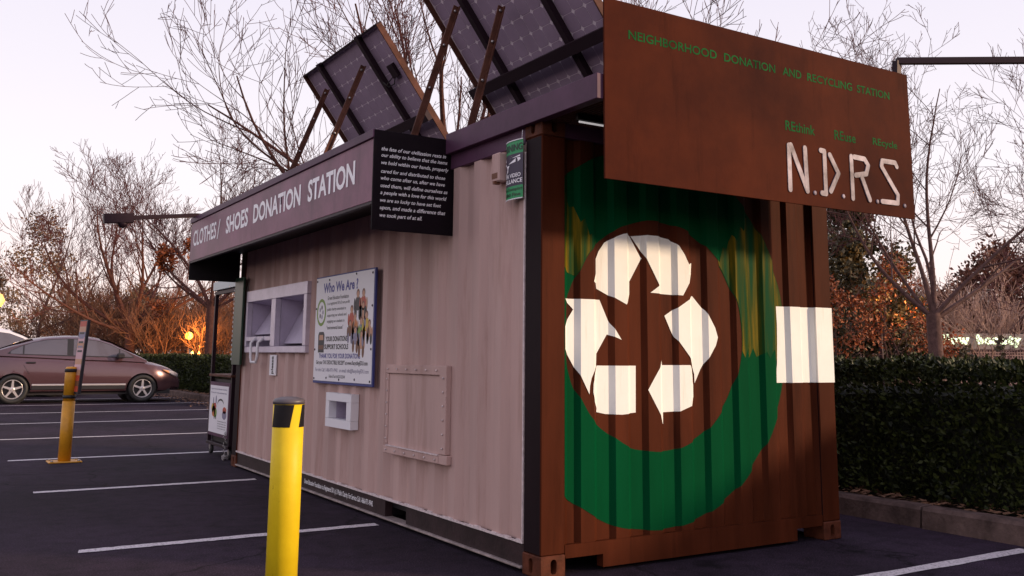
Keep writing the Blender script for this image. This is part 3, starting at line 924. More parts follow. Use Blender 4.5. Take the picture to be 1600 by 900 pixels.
QL = ['the fate of our civilization rests in', 'our ability to believe that the items', 'we hold within our hands, properly', 'cared for and distributed to those', 'who come after us, after we have', 'used them, will define ourselves as', 'a people with a love for this world', 'we are so lucky to have set foot', 'upon, and made a difference that', 'we took part of at all.']
QW = [.475, .487, .497, .472, .470, .492, .485, .445, .478, .305]
for k, t_ in enumerate(QL):
    zc = 2.520-.0497*k
    o = text('lettering', t_, (-.513, AY0-.0075, zc), (1, 0, 0), (0, 0, 1), QW[k], None, 'text_white', qp, bold=.012, shear=.28)
    # keep the baseline even whatever descenders the line has
    zs_ = [v.co.z for v in o.data.vertices]

# ---------------------------------------------------------------- roof canopy carrying the big sign
cp = thing('roof_canopy', 'purple brown roof beams with a grille reaching out over the painted end', 'canopy', (1.2, .2, 2.545))
for x0 in (-.042, W_-.02):
    MB().box((x0, -.585, 2.548), (x0+.062, 1.122 if x0 < 1 else 3.0, 2.688), .003).build('side_beam', 'brown2', cp)
MB().box((.024, -.583, 2.592), (W_-.024, -.540, 2.68), .003).build('cross_beam', 'brown2', cp)
MB().box((.024, -.04, 2.60), (W_-.024, .0, 2.68), .003).build('cross_beam', 'brown2', cp)
g = MB()
for k in range(88):
    x = .03+k*.027
    g.box((x, -.536, 2.556), (x+.009, -.002, 2.566))
for k in range(8): g.box((.024, -.53+k*.07, 2.567), (W_-.024, -.525+k*.07, 2.571))
g.build('grille', 'strut', cp)['kind'] = 'stuff'
MB().box((.024, -.538, 2.600), (W_-.024, -.042, 2.606)).build('deck_sheet', 'dark', cp)
tb = thing('tube_light', 'thin pale tube light under the canopy behind the brown sign', 'light', (.5, -.25, 2.507))
MB().tube([(.085, -.25, 2.507), (1.2, -.25, 2.507)], .006, 8).build('tube', 'tube_on', tb)
MB().box((.07, -.262, 2.517), (1.215, -.238, 2.553)).build('fitting', 'dark', tb)

# ---------------------------------------------------------------- big brown sign
sg = thing('recycling_station_sign', 'large brown sign, tree shade blotched into its colour, lettered NEIGHBORHOOD DONATION AND RECYCLING STATION above the painted end', 'sign', (1.29, -.6, 2.118))
plate = MB().box((-.002, -.600, 2.118), (2.582, -.588, 3.112), .001).build('sign_plate', 'sign', sg)
fb = MB()
fb.box((.04, -.587, 2.16), (.08, -.560, 3.07)); fb.box((2.50, -.587, 2.16), (2.54, -.560, 3.07)); fb.box((.081, -.587, 3.03), (2.499, -.560, 3.07)); fb.box((.081, -.587, 2.16), (2.499, -.560, 2.20))
fb.build('back_frame', 'dark', sg)
for body, xa, xb in (('NEIGHBORHOOD', .162, .815), ('DONATION', .873, 1.297), ('AND', 1.361, 1.527), ('RECYCLING', 1.580, 2.002), ('STATION', 2.050, 2.378)):
    text('lettering', body, (xa, -.6012, 2.906), (1, 0, 0), (0, 0, 1), xb-xa, .052, 'letter_green', plate, bold=.015)
for body, xa, xb in (('REthink', 1.368, 1.630), ('REuse', 1.810, 2.013), ('REcycle', 2.182, 2.432)):
    text('lettering', body, (xa, -.6012, 2.562), (1, 0, 0), (0, 0, 1), xb-xa, .062, 'letter_green', plate, bold=.015)
def strokes(name, lines, wd):
    mb = MB()
    for ln in lines:
        for (xa, za), (xb, zb) in zip(ln, ln[1:]):
            d = (V((xb, 0, zb))-V((xa, 0, za))).normalized(); n = V((-d.z, 0, d.x))*wd/2
            p, q = V((xa, -.601, za)), V((xb, -.601, zb))
            pts = []
            for k in range(7):
                a = PI/2+PI*k/6
                pts.append(p + d*math.cos(a)*wd/2 + V((-d.z, 0, d.x))*math.sin(a)*wd/2)
            for k in range(7):
                a = -PI/2+PI*k/6
                pts.append(q + d*math.cos(a)*wd/2 + V((-d.z, 0, d.x))*math.sin(a)*wd/2)
            mb.prism(pts, (0, -.004-.0006*len(mb.bm.verts)/28, 0))
    return mb.build(name, 'steel', plate)
strokes('steel_letter', [[(1.388, 2.470), (1.388, 2.200)], [(1.404, 2.474), (1.538, 2.205)], [(1.528, 2.470), (1.536, 2.215)]], .034)
strokes('steel_letter', [[(1.672, 2.474), (1.704, 2.472), (1.704, 2.205), (1.668, 2.205)], [(1.752, 2.455), (1.826, 2.345), (1.748, 2.225)]], .033)
strokes('steel_letter', [[(1.957, 2.470), (1.957, 2.200)], [(1.985, 2.470), (2.085, 2.468), (2.118, 2.430), (2.095, 2.372), (1.99, 2.352)], [(2.050, 2.345), (2.118, 2.205)]], .033)
strokes('steel_letter', [[(2.412, 2.455), (2.395, 2.480), (2.262, 2.478), (2.252, 2.440), (2.405, 2.265), (2.398, 2.210), (2.240, 2.207)]], .032)
for x, z in ((1.605, 2.200), (1.867, 2.204), (2.196, 2.202), (2.474, 2.200)):
    MB().lathe([(.014, 0), (.014, -.005), (.010, -.007), (.0001, -.0075)], (x, -.600, z), 'y', 12).build('steel_dot', 'steel', plate)

# ---------------------------------------------------------------- lamp arms
def lamp_arm(name, label, pts, head_c, hd):
    t = thing(name, label, 'lamp', pts[0])
    m = MB()
    for a, b in zip(pts, pts[1:]): m.bar(a, b, .042)
    m.build('arm', 'black_metal', t)
    d = V(hd).normalized()
    c = V(head_c)
    m = MB(); m.bar(c-d*.02, c+d*.27, .10, .095); m.build('lamp_head', 'black_metal', t)
    m = MB(); m.lathe([(.0001, -.05), (.04, -.035), (.052, 0), (.04, .02)], c+d*.08+V((0, 0, -.055)), 'z', 12); m.build('sensor', 'black_metal', t)
    return t
lamp_arm('flood_light', 'thin dark lamp arm sticking out from the awning sign', [(-.20, 5.9, 2.675), (-.56, 5.9, 2.672), (-1.22, 5.9, 2.588)], (-1.22, 5.9, 2.585), (-1, 0, -.10))
lamp_arm('flood_light', 'dark lamp arm rising from the top corner of the brown sign', [(2.50, -.573, 3.05), (2.50, -.585, 3.20), (3.92, -1.47, 3.225)], (3.92, -1.47, 3.222), (.85, -.53, 0))

# ---------------------------------------------------------------- solar panels
TA = math.radians(53)
def solar(y0, y1, label, struts, jbox):
    t = thing('solar_panel', label, 'solar panel', (.47, (y0+y1)/2, 2.655), 0, 'tilted solar panels on the container roof')
    top = V((0, 0, 3.905)); dn = V((math.cos(TA), 0, -math.sin(TA))); nrm = V((-math.sin(TA), 0, -math.cos(TA)))  # towards the underside
    SL = 1.565
    P = lambda s, y, h=0.0: top + dn*s + V((0, y, 0)) + nrm*h
    def slab(mb, s0, s1, ya, yb, h0, h1):
        c = [P(s0, ya, h0), P(s1, ya, h0), P(s1, yb, h0), P(s0, yb, h0)]
        mb.prism(c, nrm*(h1-h0))
    m = MB(); slab(m, .012, SL-.012, y0+.012, y1-.012, -.005, 0); m.build('backsheet', 'back', t)
    m = MB(); slab(m, .012, SL-.012, y0+.012, y1-.012, -.010, -.0055); m.build('glass_cover', 'glassdark', t)
    m = MB()
    slab(m, 0, .012, y0, y1, -.012, .040); m.build('frame_rail', 'black_metal', t)
    m = MB(); slab(m, SL-.012, SL, y0, y1, -.012, .040); m.build('frame_rail', 'black_metal', t)
    m = MB(); slab(m, .0125, SL-.0125, y0, y0+.0115, -.012, .042); m.build('frame_rail', 'strut', t); m = MB(); slab(m, .0125, SL-.0125, y1-.0115, y1, -.012, .042); m.build('frame_rail', 'strut', t)
    # cells with cut corners, one mesh shared by all
    na, nb = 13, 12
    ca, cb = (y1-y0-.05)/na, (SL-.05)/nb
    me = None
    for i in range(na):
        for j in range(nb):
            s_, y_ = .025+cb*(j+.5), y0+.025+ca*(i+.5)
            if me is None:
                m = MB(); ha, hb, k = ca/2-.0022, cb/2-.0022, .016
                oc = [(-hb, -ha+k), (-hb+k, -ha), (hb-k, -ha), (hb, -ha+k), (hb, ha-k), (hb-k, ha), (-hb+k, ha), (-hb, ha-k)]
                m.prism([dn*a + V((0, b, 0)) + nrm*.0004 for a, b in oc], nrm*.0014)
                o = m.build('solar_cell', 'cell', t, local=True); me = o.data
            else:
                o = link('solar_cell', me, t)
            o.location = P(s_, y_) - ORG[t.name]
    # ribs and beam below the panel
    for y in (y0+.42, y1-.42):
        m = MB(); slab(m, -.01, SL, y-.025, y+.025, .004, .050); m.build('rib', 'black_metal', t)
    m = MB(); slab(m, .82, .90, y0-.02, y1+.02, .053, .100); m.build('beam', 'black_metal', t)
    for i, (sy, st, bot) in enumerate(struts):
        p = P(st, sy, .075)
        m = MB(); m.bar(p, bot, .046, .012, upv=(0, 1, 0)); m.bar(p+V((.017, 0.0, 0)), V(bot)+V((.017, 0, 0)), .010, .046, upv=(0, 1, 0))
        m.build('strut', 'strut', t)
        m = MB()
        for f_ in (.04, .3, .62):
            c = p.lerp(V(bot), f_); m.lathe([(.010, 0), (.010, -.012), (.0001, -.013)], c+V((-.004, -.006, 0)), 'y', 8)
        m.build('bolts', 'chain', t)
    if jbox:
        m = MB(); slab(m, .34, .46, y0+.14, y0+.24, .004, .035); m.build('junction_box', 'black_metal', t)
        m = MB(); m.tube([P(.45, y0+.22, .02), P(.50, y0+.28, .03), P(.50, y0+.36, .05), P(.44, y0+.40, .05)], .005, 6); m.tube([P(.44, y0+.23, .02), P(.46, y0+.30, .05), P(.48, y0+.38, .05)], .005, 6); m.build('cable', 'rubber', t)
    return t
solar(2.42, 4.18, 'smaller looking tilted solar panel with a black junction box, seen whole above the awning sign', [(3.80, .235, (-.30, 3.80, 2.66)), (2.93, .235, (-.29, 2.95, 2.66))], True)
solar(-.03, 1.63, 'tilted solar panel nearest the big brown sign, its upper edge out of view', [(1.24, .24, (-.21, 1.30, 2.66)), (.78, .40, (0.0, .86, 2.690))], False)

# ---------------------------------------------------------------- green board at the far end of the wall
gb = thing('green_board', 'narrow dark green board fixed upright at the far end of the beige wall', 'board', (-.04, 5.85, 1.08))
MB().box((-.07, 5.70, 1.08), (-.045, 6.02, 2.02), .003).build('board', 'board_green', gb)
m = MB()
for k in range(16): m.box((-.073, 6.022, 1.13+k*.05), (-.060, 6.034, 1.155+k*.05))
m.build('edge_perforations', 'print_white', gb)

# ---------------------------------------------------------------- rolling display cart behind the far corner
ct = thing('display_cart', 'tall dark rolling cart with a small poster at the far end of the container', 'cart', (.3, 7.05, 0))
m = MB()
CX0, CX1, CYa, CYb = .10, .62, 6.58, 7.50
for x in (CX0, CX1):
    for y in (CYa, CYb): m.box((x, y-.02, .13), (x+.04, y+.02, 1.96))
m.box((CX0, CYa+.021, 1.92), (CX0+.04, CYb-.021, 1.958)); m.box((CX1, CYa+.021, 1.92), (CX1+.04, CYb-.021, 1.958))
m.build('frame', 'black_metal', ct)
MB().box((CX0-.01, CYa-.02, .12), (CX1+.05, CYb+.02, .155), .004).build('base', 'black_metal', ct)
MB().box((CX0+.042, CYa+.03, .157), (CX1-.002, CYb-.03, .90), .004).build('cabinet', 'dark', ct)
MB().box((CX0-.015, CYa-.03, .925), (CX1+.05, CYb+.03, .955), .004).build('shelf', 'strut', ct)
MB().box((CX0-.02, CYa-.05, 1.972), (CX1+.05, CYb+.05, 2.075), .003).build('top_sheet', 'sheet', ct)
MB().box((CX0-.004, CYa+.022, .23), (CX0+.040, CYb-.022, .86), .003).build('poster_frame', 'brown2', ct)
MB().box((CX0-.010, CYa+.06, .27), (CX0-.005, CYb-.06, .82)).build('poster', 'print_white', ct)
def cp_(u, v, off=0): return (CX0-.0112-off, CYb-.06-(CYb-CYa-.12)*u, .27+.55*v)
k_ = MB()
def cell_(u, v, ru, rv, mi, off=0.):
    k_.poly([cp_(u+ru*math.cos(2*PI*i/14), v+rv*math.sin(2*PI*i/14), off) for i in range(14)], mi)
for a in ((.25, .45, .10, .12, 2), (.30, .55, .09, .08, 1), (.20, .52, .08, .1, 5), (.35, .42, .08, .1, 4), (.22, .66, .025, .09, 6), (.36, .70, .03, .09, 6), (.30, .33, .02, .05, 0), (.38, .33, .02, .05, 0), (.84, .50, .10, .07, 1), (.84, .40, .12, .09, 6)): cell_(*a)
arcp = [(.45+.0+.17*(1-math.cos(t/8*PI*.9)), .60+.11*math.sin(t/8*PI*.9)) for t in range(9)]
for (u0, v0), (u1, v1) in zip(arcp, arcp[1:]): k_.poly([cp_(u0, v0-.015, .0004), cp_(u1, v1-.015, .0004), cp_(u1, v1+.02, .0004), cp_(u0, v0+.02, .0004)], 0)
k_.build('printed_picture', KM, ct, normals=False)
def ctext(b, u0, u1, v0, v1, m): text('lettering', b, cp_(u0, v0), (0, -1, 0), (0, 0, 1), (u1-u0)*(CYb-CYa-.12), (v1-v0)*.55, m, ct, bold=.01)
ctext('Support the Green Education Foundation', .06, .93, .905, .945, 'grey_print'); ctext('Donate your clothes and shoes today', .06, .93, .825, .865, 'grey_print')
for k in range(4): ctext('please place donations in the bin', .50, .95, .09+.05*k, .12+.05*k, 'black_print')
for x in (CX0+.04, CX1):
    for y in (CYa+.05, CYb-.05):
        m = MB(); m.lathe([(.028, -.016), (.055, -.016), (.060, -.008), (.060, .008), (.055, .016), (.028, .016)], (x, y, .061), 'x', 16)
        wheel = m.build('castor', 'rubber', ct)
        m = MB(); m.box((x-.022, y-.03, .062), (x-.018, y+.03, .118)); m.box((x+.018, y-.03, .062), (x+.022, y+.03, .118)); m.lathe([(.014, -.02), (.014, .02)], (x, y, .061), 'x', 10); m.build('castor_fork', 'chain', wheel)
m = MB()
for k in range(12):
    a = 2*PI*0
    c = V((CX0-.03+.01*math.sin(k*2.1), CYa+.03+.03*math.sin(k*1.3), .30-.024*k))
    ring = [c + V((.004*math.cos(j/8*2*PI)*(1 if k % 2 else 2.5), .009*math.cos(j/8*2*PI), .016*math.sin(j/8*2*PI))) for j in range(8)]
    m.tube(ring+[ring[0]], .0035, 5, cap=False)
for k in range(7):
    c = V((CX0-.03+.02*math.sin(k), CYa+.0+.05*math.cos(k*2.2), .03+.02*math.sin(k*1.7)))
    ring = [c + V((.012*math.cos(j/8*2*PI), .014*math.sin(j/8*2*PI+k), .014*math.sin(j/8*2*PI))) for j in range(8)]
    m.tube(ring+[ring[0]], .004, 5, cap=False)
m.build('chain', 'chain', ct)

# ---------------------------------------------------------------- bollards
b1 = thing('bollard', 'bright yellow bollard with black slanted tape standing before the beige wall', 'bollard', (-1.47, -.084, 0), 0, 'yellow bollards')
R_ = .0715
MB().lathe([(R_, 0), (R_, .60), (R_, .965)], b1.location, 'z', 40).build('post', 'yellow', b1)
MB().lathe([(R_+.002, .966), (R_+.002, .982), (R_*.9, .990), (R_*.5, .998), (.0001, 1.0)], b1.location, 'z', 40).build('cap', 'cap', b1)
vd = math.atan2(CAMP.y+.084, CAMP.x+1.47)
for k in range(3):
    mm = MB(); n = 12
    base = vd - math.radians(78) + k*2*PI/3
    bot, topv = [], []
    for i in range(n+1):
        a = base + math.radians(84)*i/n
        a2 = a + math.radians(14)
        r = R_+.0012
        bot.append(mm.bm.verts.new((b1.location.x+math.cos(a)*r, b1.location.y+math.sin(a)*r, .862)))
        topv.append(mm.bm.verts.new((b1.location.x+math.cos(a2)*r, b1.location.y+math.sin(a2)*r, .964)))
    for i in range(n): 
        f = mm.bm.faces.new((bot[i], bot[i+1], topv[i+1], topv[i])); f.smooth = True
    mm.build('tape_stripe', 'dark', b1)

b2 = thing('bollard', 'amber yellow bollard on a base plate with a narrow sign board strapped to it', 'bollard', (-1.512, 7.224, 0), 0, 'yellow bollards')
c = b2.location
MB().lathe([(.066, .015), (.066, .66), (.0001, .661)], c, 'z', 28).build('post', 'yellow2', b2)
MB().lathe([(.062, .662), (.062, 1.02), (.05, 1.035), (.0001, 1.04)], c, 'z', 28).build('sleeve', 'yellow2', b2)
MB().box((c.x-.17, c.y-.13, .001), (c.x+.17, c.y+.13, .014), .004).build('base_plate', 'yellow2', b2)
m = MB()
for a in (-1, 1):
    for b in (-1, 1): m.lathe([(.016, .015), (.016, .03), (.0001, .032)], (c.x+a*.135, c.y+b*.10, 0), 'z', 8)
m.build('bolts', 'chain', b2)
for z in (.69, .98):
    MB().lathe([(.068, z), (.068, z+.035), (.063, z+.036), (.063, z)], c, 'z', 24, closed=True).build('strap', 'rubber', b2)
bd = V((math.cos(math.radians(101)), math.sin(math.radians(101)), 0))   # board's flat direction
ba = V((.060, -.06, 0))
def bp(u, z, h): return c + ba + V((.835, .55, 0))*.0 + bd*u + V((bd.y*-1, bd.x, 0))*h + V((.055*(z-1.1), 0, z))
m = MB(); m.prism([bp(-.12, .74, 0), bp(.12, .74, 0), bp(.12, 1.56, 0), bp(-.12, 1.56, 0)], V((bd.y*-1, bd.x, 0))*-.03); sb_ = m.build('sign_board', 'black_print', b2)
m = MB()
zz_ = .765
rb_ = random.Random(3)
for k in range(13):
    z2_ = zz_+.06
    m.poly([bp(.108, zz_, .002), bp(-.10, zz_, .002), bp(-.10, z2_, .002), bp(.108, z2_, .002)], [1, 4, 1, 3, 2, 3, 2, 2, 3, 2, 5, 3, 1][k])
    zz_ = z2_
for k in range(5):
    m.poly([bp(.08, 1.20+.05*k, .003), bp(-.07, 1.20+.05*k, .003), bp(-.07, 1.222+.05*k, .003), bp(.08, 1.222+.05*k, .003)], 5 if k % 2 else 0)
m.build('printed_stripes', ['black_print', 'red_print', 'pink_print', 'skin_print', 'brown_print', 'grey_print'], sb_, normals=False)

# ---------------------------------------------------------------- cars
def car(label, loc, sc, paint_m, zs=1.0, suv=False):
    t = thing('parked_car', label, 'car', loc)
    A = sc
    def zt(X):   # hood / belt / deck height
        pts = [(-2.25, .70), (-2.22, .92), (-2.10, 1.0), (-1.75, 1.03), (-1.0, 1.0), (0, .955), (1.0, .925), (1.35, .905), (1.7, .83), (2.0, .735), (2.17, .64), (2.24, .52)]
        for (a, p), (b, q) in zip(pts, pts[1:]):
            if X <= b: return p+(q-p)*(X-a)/(b-a)
        return .52
    def hw(X):
        a = abs(X)
        return .87 - (.0 if a < 1.4 else .34*((a-1.4)/.85)**2.2)
    def zb(X):
        return .20 + (.05 if X > 2.0 or X < -2.0 else 0)
    NX = 46
    bm = bmesh.new(); rings = []
    for i in range(NX+1):
        X = -2.25+4.49*i/NX
        w, z1, z0 = hw(X), zt(X), zb(X)
        h = z1-z0
        prof = [(.80*w, z0), (.955*w, z0+.06), (.985*w, z0+.20*h), (1.0*w, z0+.48*h), (.985*w, z0+.66*h), (.965*w, z0+.80*h), (.925*w, z0+.92*h), (.83*w, z1-.012), (.45*w, z1+.02), (0, z1+.03)]
        pts = [(X, -a, b) for a, b in prof] + [(X, a, b) for a, b in prof[-2::-1]]
        rings.append([bm.verts.new(V((p[0], p[1], p[2]*zs))*A) for p in pts])
    n = len(rings[0])
    for a, b in zip(rings, rings[1:]):
        for k in range(n):
            f = bm.faces.new((a[k], b[k], b[(k+1) % n], a[(k+1) % n])); f.smooth = k != n-1
    bm.faces.new(rings[0]); bm.faces.new(rings[-1][::-1])
    mbx = MB(); mbx.bm.free(); mbx.bm = bm
    body = mbx.build('body', [paint_m, 'trim'], t, local=True)
    cu = MB()
    for X in (1.35, -1.35):
        for s in (-1, 1):
            cu.lathe([(.355*A, -.40*A), (.355*A, .40*A)], V((X*A, s*.80*A, .315*A)), 'y', 32)
    ORG_keep = ORG[t.name]; ORG[t.name] = V((0, 0, 0))
    c_me = cu
    cut(body, c_me)
    ORG[t.name] = ORG_keep
    for p in body.data.polygons: p.use_smooth = True
    if hasattr(body.data, 'set_sharp_from_angle'): body.data.set_sharp_from_angle(angle=math.radians(38))
    m = MB()
    for X in (1.35, -1.35): m.lathe([(.352*A, -.62*A), (.352*A, .62*A)], V((X*A, 0, .315*A)), 'y', 24)
    m.box(V((-2.0, -.72, .19))*A, V((2.0, .72, .30))*A)
    m.build('underbody', 'trim', t, local=True)
    # greenhouse
    roof = [(-1.95, 1.035), (-1.75, 1.10), (-1.4, 1.235), (-1.05, 1.345), (-.7, 1.405), (-.3, 1.432), (.05, 1.428), (.35, 1.395), (.65, 1.305), (.95, 1.170), (1.25, 1.015), (1.42, .925)]
    if suv: roof = [(-2.15, 1.035), (-2.1, 1.30), (-1.95, 1.40), (-1.4, 1.44), (-.8, 1.45), (-.3, 1.45), (.05, 1.44), (.35, 1.40), (.65, 1.305), (.95, 1.170), (1.25, 1.015), (1.42, .925)]
    def zr(X):
        for (a, p), (b, q) in zip(roof, roof[1:]):
            if X <= b: return p+(q-p)*(X-a)/(b-a)
        return .925
    def gw(X, z):   # half width of the greenhouse side at a height
        zb_ = zt(X)-.02
        base = .80*hw(X)/.87
        return base - .36*(max(z-zb_, 0))*1.0
    bm = bmesh.new(); rings = []
    xs = [roof[0][0]+(roof[-1][0]-roof[0][0])*i/36 for i in range(37)]
    for X in xs:
        z0, z1 = zt(X)-.03, zr(X)
        hh = max(z1-z0, .01)
        pr = [(gw(X, z0), z0), (gw(X, z0+hh*.4), z0+hh*.4), (gw(X, z1-.075*hh/.4) , z1-.075*hh/.4), (gw(X, z1)-.07*min(1, hh/.3), z1-.02*min(1, hh/.3)), (gw(X, z1)*.5, z1+.012), (0, z1+.018)]
        pts = [(X, -a, b) for a, b in pr]+[(X, a, b) for a, b in pr[-2::-1]]
        rings.append([bm.verts.new(V((p[0], p[1], p[2]*zs))*A) for p in pts])
    n = len(rings[0])
    for a, b in zip(rings, rings[1:]):
        for k in range(n-1):
            f = bm.faces.new((a[k], b[k], b[k+1], a[k+1])); f.smooth = True
    mbx = MB(); mbx.bm.free(); mbx.bm = bm
    cab = mbx.build('cabin', [paint_m], t, local=True)
    if hasattr(cab.data, 'set_sharp_from_angle'): cab.data.set_sharp_from_angle(angle=math.radians(40))
    # side windows follow the cabin side
    def pane(name, outline, m_, off):
        for s in (-1, 1):
            bm = bmesh.new()
            bm.faces.new([bm.verts.new((x, 0, z)) for x, z in outline]).normal_update()
            for k in range(-8, 8):
                bmesh.ops.bisect_plane(bm, geom=bm.verts[:]+bm.edges[:]+bm.faces[:], plane_co=(k*.2, 0, 0), plane_no=(1, 0, 0))
            bmesh.ops.bisect_plane(bm, geom=bm.verts[:]+bm.edges[:]+bm.faces[:], plane_co=(0, 0, 1.10), plane_no=(0, 0, 1))
            bmesh.ops.triangulate(bm, faces=bm.faces[:])
            for v in bm.verts:
                v.co.y = s*(gw(v.co.x, v.co.z)+off); v.co.z *= zs
                v.co *= A
            mm = MB(); mm.bm.free(); mm.bm = bm
            mm.build(name, m_, t, local=True)
    def band(X): return zr(X)-.058
    if not suv:
        win = [(-1.50, 1.045), (-1.42, 1.115), (-1.25, 1.20), (-1.0, band(-1.0)-.005), (-.7, band(-.7)), (-.3, band(-.3)), (.05, band(.05)), (.35, band(.35)), (.65, band(.65)-.004), (.95, band(.95)-.004), (1.12, 1.012), (1.13, .965), (.4, .985), (-.5, 1.005), (-1.2, 1.025)]
        def sub(x0, x1):
            # pane between two pillars
            up_ = [(x, z) for x, z in win[:11]]
            def top_z(x):
                for (a, p), (b, q) in zip(up_, up_[1:]):
                    if a <= x <= b: return p+(q-p)*(x-a)/(b-a)
                return 1.0
            def bot_z(x): return 1.03-.055*(x+1.5)/2.6
            xx = [x0+(x1-x0)*k/10 for k in range(11)]
            return [(x, top_z(x)-.012) for x in xx]+[(x, bot_z(x)+.012) for x in xx[::-1]]
        pane('window_trim', win, 'trim', .006)
        pane('window', sub(-1.44, -1.20), 'glass', .010); pane('window', sub(-1.17, -.30), 'glass', .010); pane('window', sub(-.17, .80), 'glass', .010); pane('window', sub(.83, 1.09), 'glass', .010)
    else:
        pane('window', [(-1.95, 1.07), (-1.85, 1.33), (-1.1, 1.36), (-1.05, 1.05)], 'glass', .008)
        pane('window', [(-.95, 1.05), (-.95, 1.37), (-.25, 1.375), (-.22, 1.03)], 'glass', .008)
        pane('window', [(-.12, 1.02), (-.12, 1.37), (.05, 1.365), (.35, 1.33), (.65, 1.235), (.95, 1.09), (1.02, .985)], 'glass', .008)
    # windscreen and rear glass
    def screen(name, x0, x1, off):
        m = MB(); rows = []
        for k in range(7):
            X = x0+(x1-x0)*k/6
            z1 = zr(X); w_ = gw(X, z1)-.10
            rows.append([m.bm.verts.new(V((X, w_*j/3, (z1+.018-.008*abs(j)/3*1.5+off)*zs))*A) for j in range(-3, 4)])
        for a, b in zip(rows, rows[1:]):
            for j in range(6): m.bm.faces.new((a[j], b[j], b[j+1], a[j+1])).smooth = True
        m.build(name, 'glass', t, local=True)
    screen('windscreen', .42, 1.33, .008)
    if not suv: screen('rear_window', -1.72, -1.0, .008)
    # wheels
    proto = None
    for X in (1.35, -1.35):
        for s in (-1, 1):
            m = MB(); m.lathe([(.215, -.10), (.295, -.105), (.313, -.08), (.318, 0), (.313, .08), (.295, .105), (.215, .10)], (0, 0, 0), 'y', 32, closed=True)
            wl = m.build('wheel', 'rubber', t, local=True)
            ORG_keep = ORG[t.name]
            m = MB(); m.lathe([(.214, -.085), (.202, -.098), (.192, -.085), (.186, .02), (.214, .02)], (0, 0, 0), 'y', 32, closed=True)
            m.lathe([(.030, -.095), (.055, -.088), (.062, -.06), (.062, -.02)], (0, 0, 0), 'y', 16)
            for k in range(5):
                a = 2*PI*k/5+.3
                d = V((math.cos(a), 0, math.sin(a))); p_ = V((-d.z, 0, d.x))
                pts = [d*.04+p_*.026, d*.196+p_*.020, d*.196-p_*.020, d*.04-p_*.026]
                m.prism([q+V((0, -.090, 0)) for q in pts], (0, .03, 0))
            rim = m.build('rim', 'rim', wl, local=True)
            m = MB(); m.lathe([(.185, .0), (.185, .02)], (0, 0, 0), 'y', 24); m.build('brake_disc', 'trim', wl, local=True)
            wl.location = V((X, s*.775, .318))*A; wl.scale = (A, A, A)
            if s > 0: wl.rotation_euler = (0, 0, PI)
    # details on both sides
    for s in (-1, 1):
        m = MB(); m.box(V((-1.0+.02, s*.845, .372*zs))*A, V((.98, s*.874, .41*zs))*A, .006*A); m.build('side_moulding', 'rim', t, local=True)
        m = MB(); m.box(V((-.98, s*.835, .29*zs))*A, V((.97, s*.868, .370*zs))*A, .006*A); m.build('side_skirt', 'trim', t, local=True)
        m = MB(); m.box(V((.74, s*.82, .955*zs))*A, V((.90, s*.97, 1.07*zs))*A, .025*A); m.build('side_mirror', 'trim', t, local=True)
        for X in (-1.12, -.12):
            m = MB(); m.box(V((X, s*(.845), .845*zs))*A, V((X+.19, s*.874, .875*zs))*A, .006*A); m.build('door_handle', 'trim', t, local=True)
        for pts in ([(-1.28, .965), (-1.16, .80), (-1.05, .62), (-1.0, .40)], [(-.23, .965), (-.21, .70), (-.20, .42)], [(1.03, .93), (1.06, .70), (.99, .40)]):
            m = MB()
            for (xa, za), (xb, zb2) in zip(pts, pts[1:]):
                def yy(X, z):
                    h = zt(X)-.20; f = (z-.20)/h
                    k = [(0, .80), (.1, .955), (.2, .985), (.48, 1.0), (.66, .985), (.8, .965), (.92, .925), (1, .83)]
                    for (a, p), (b, q) in zip(k, k[1:]):
                        if f <= b: return (p+(q-p)*(f-a)/(b-a))*hw(X)
                    return .83*hw(X)
                m.bar(V((xa, s*(yy(xa, za)), za*zs))*A, V((xb, s*(yy(xb, zb2)), zb2*zs))*A, .007*A)
            m.build('door_seam', 'trim', t, local=True)
        m = MB(); m.prism([V(p)*A for p in ((1.80, s*.775, .70*zs), (2.06, s*.66, .655*zs), (2.20, s*.50, .60*zs), (2.19, s*.50, .53*zs), (2.05, s*.70, .575*zs))], V((.012, s*.03, .018))*A); m.build('headlight', 'lens', t, local=True)
        m = MB(); m.prism([V(p)*A for p in ((1.78, s*.80, .70*zs), (1.92, s*.75, .68*zs), (1.95, s*.755, .62*zs))], V((.012, s*.02, .012))*A); m.build('turn_signal', 'amber', t, local=True)
    m = MB(); m.box(V((2.10, -.52, .26*zs))*A, V((2.262, .52, .50*zs))*A, .03*A); m.build('grille', 'trim', t, local=True)
    m = MB(); m.box(V((-2.27, -.6, .74*zs))*A, V((-2.20, .6, .86*zs))*A, .02*A); m.build('tail_light', 'red_print', t, local=True)
    return t
A_ = 1.06
car('mauve brown four door sedan parked nose to the kerb', (.335, 21.42, 0), A_, 'car_paint', zs=1.05)
car('white car mostly hidden behind the mauve brown sedan', (-1.35, 25.1, 0), 1.06, 'car_white', zs=1.20, suv=True)

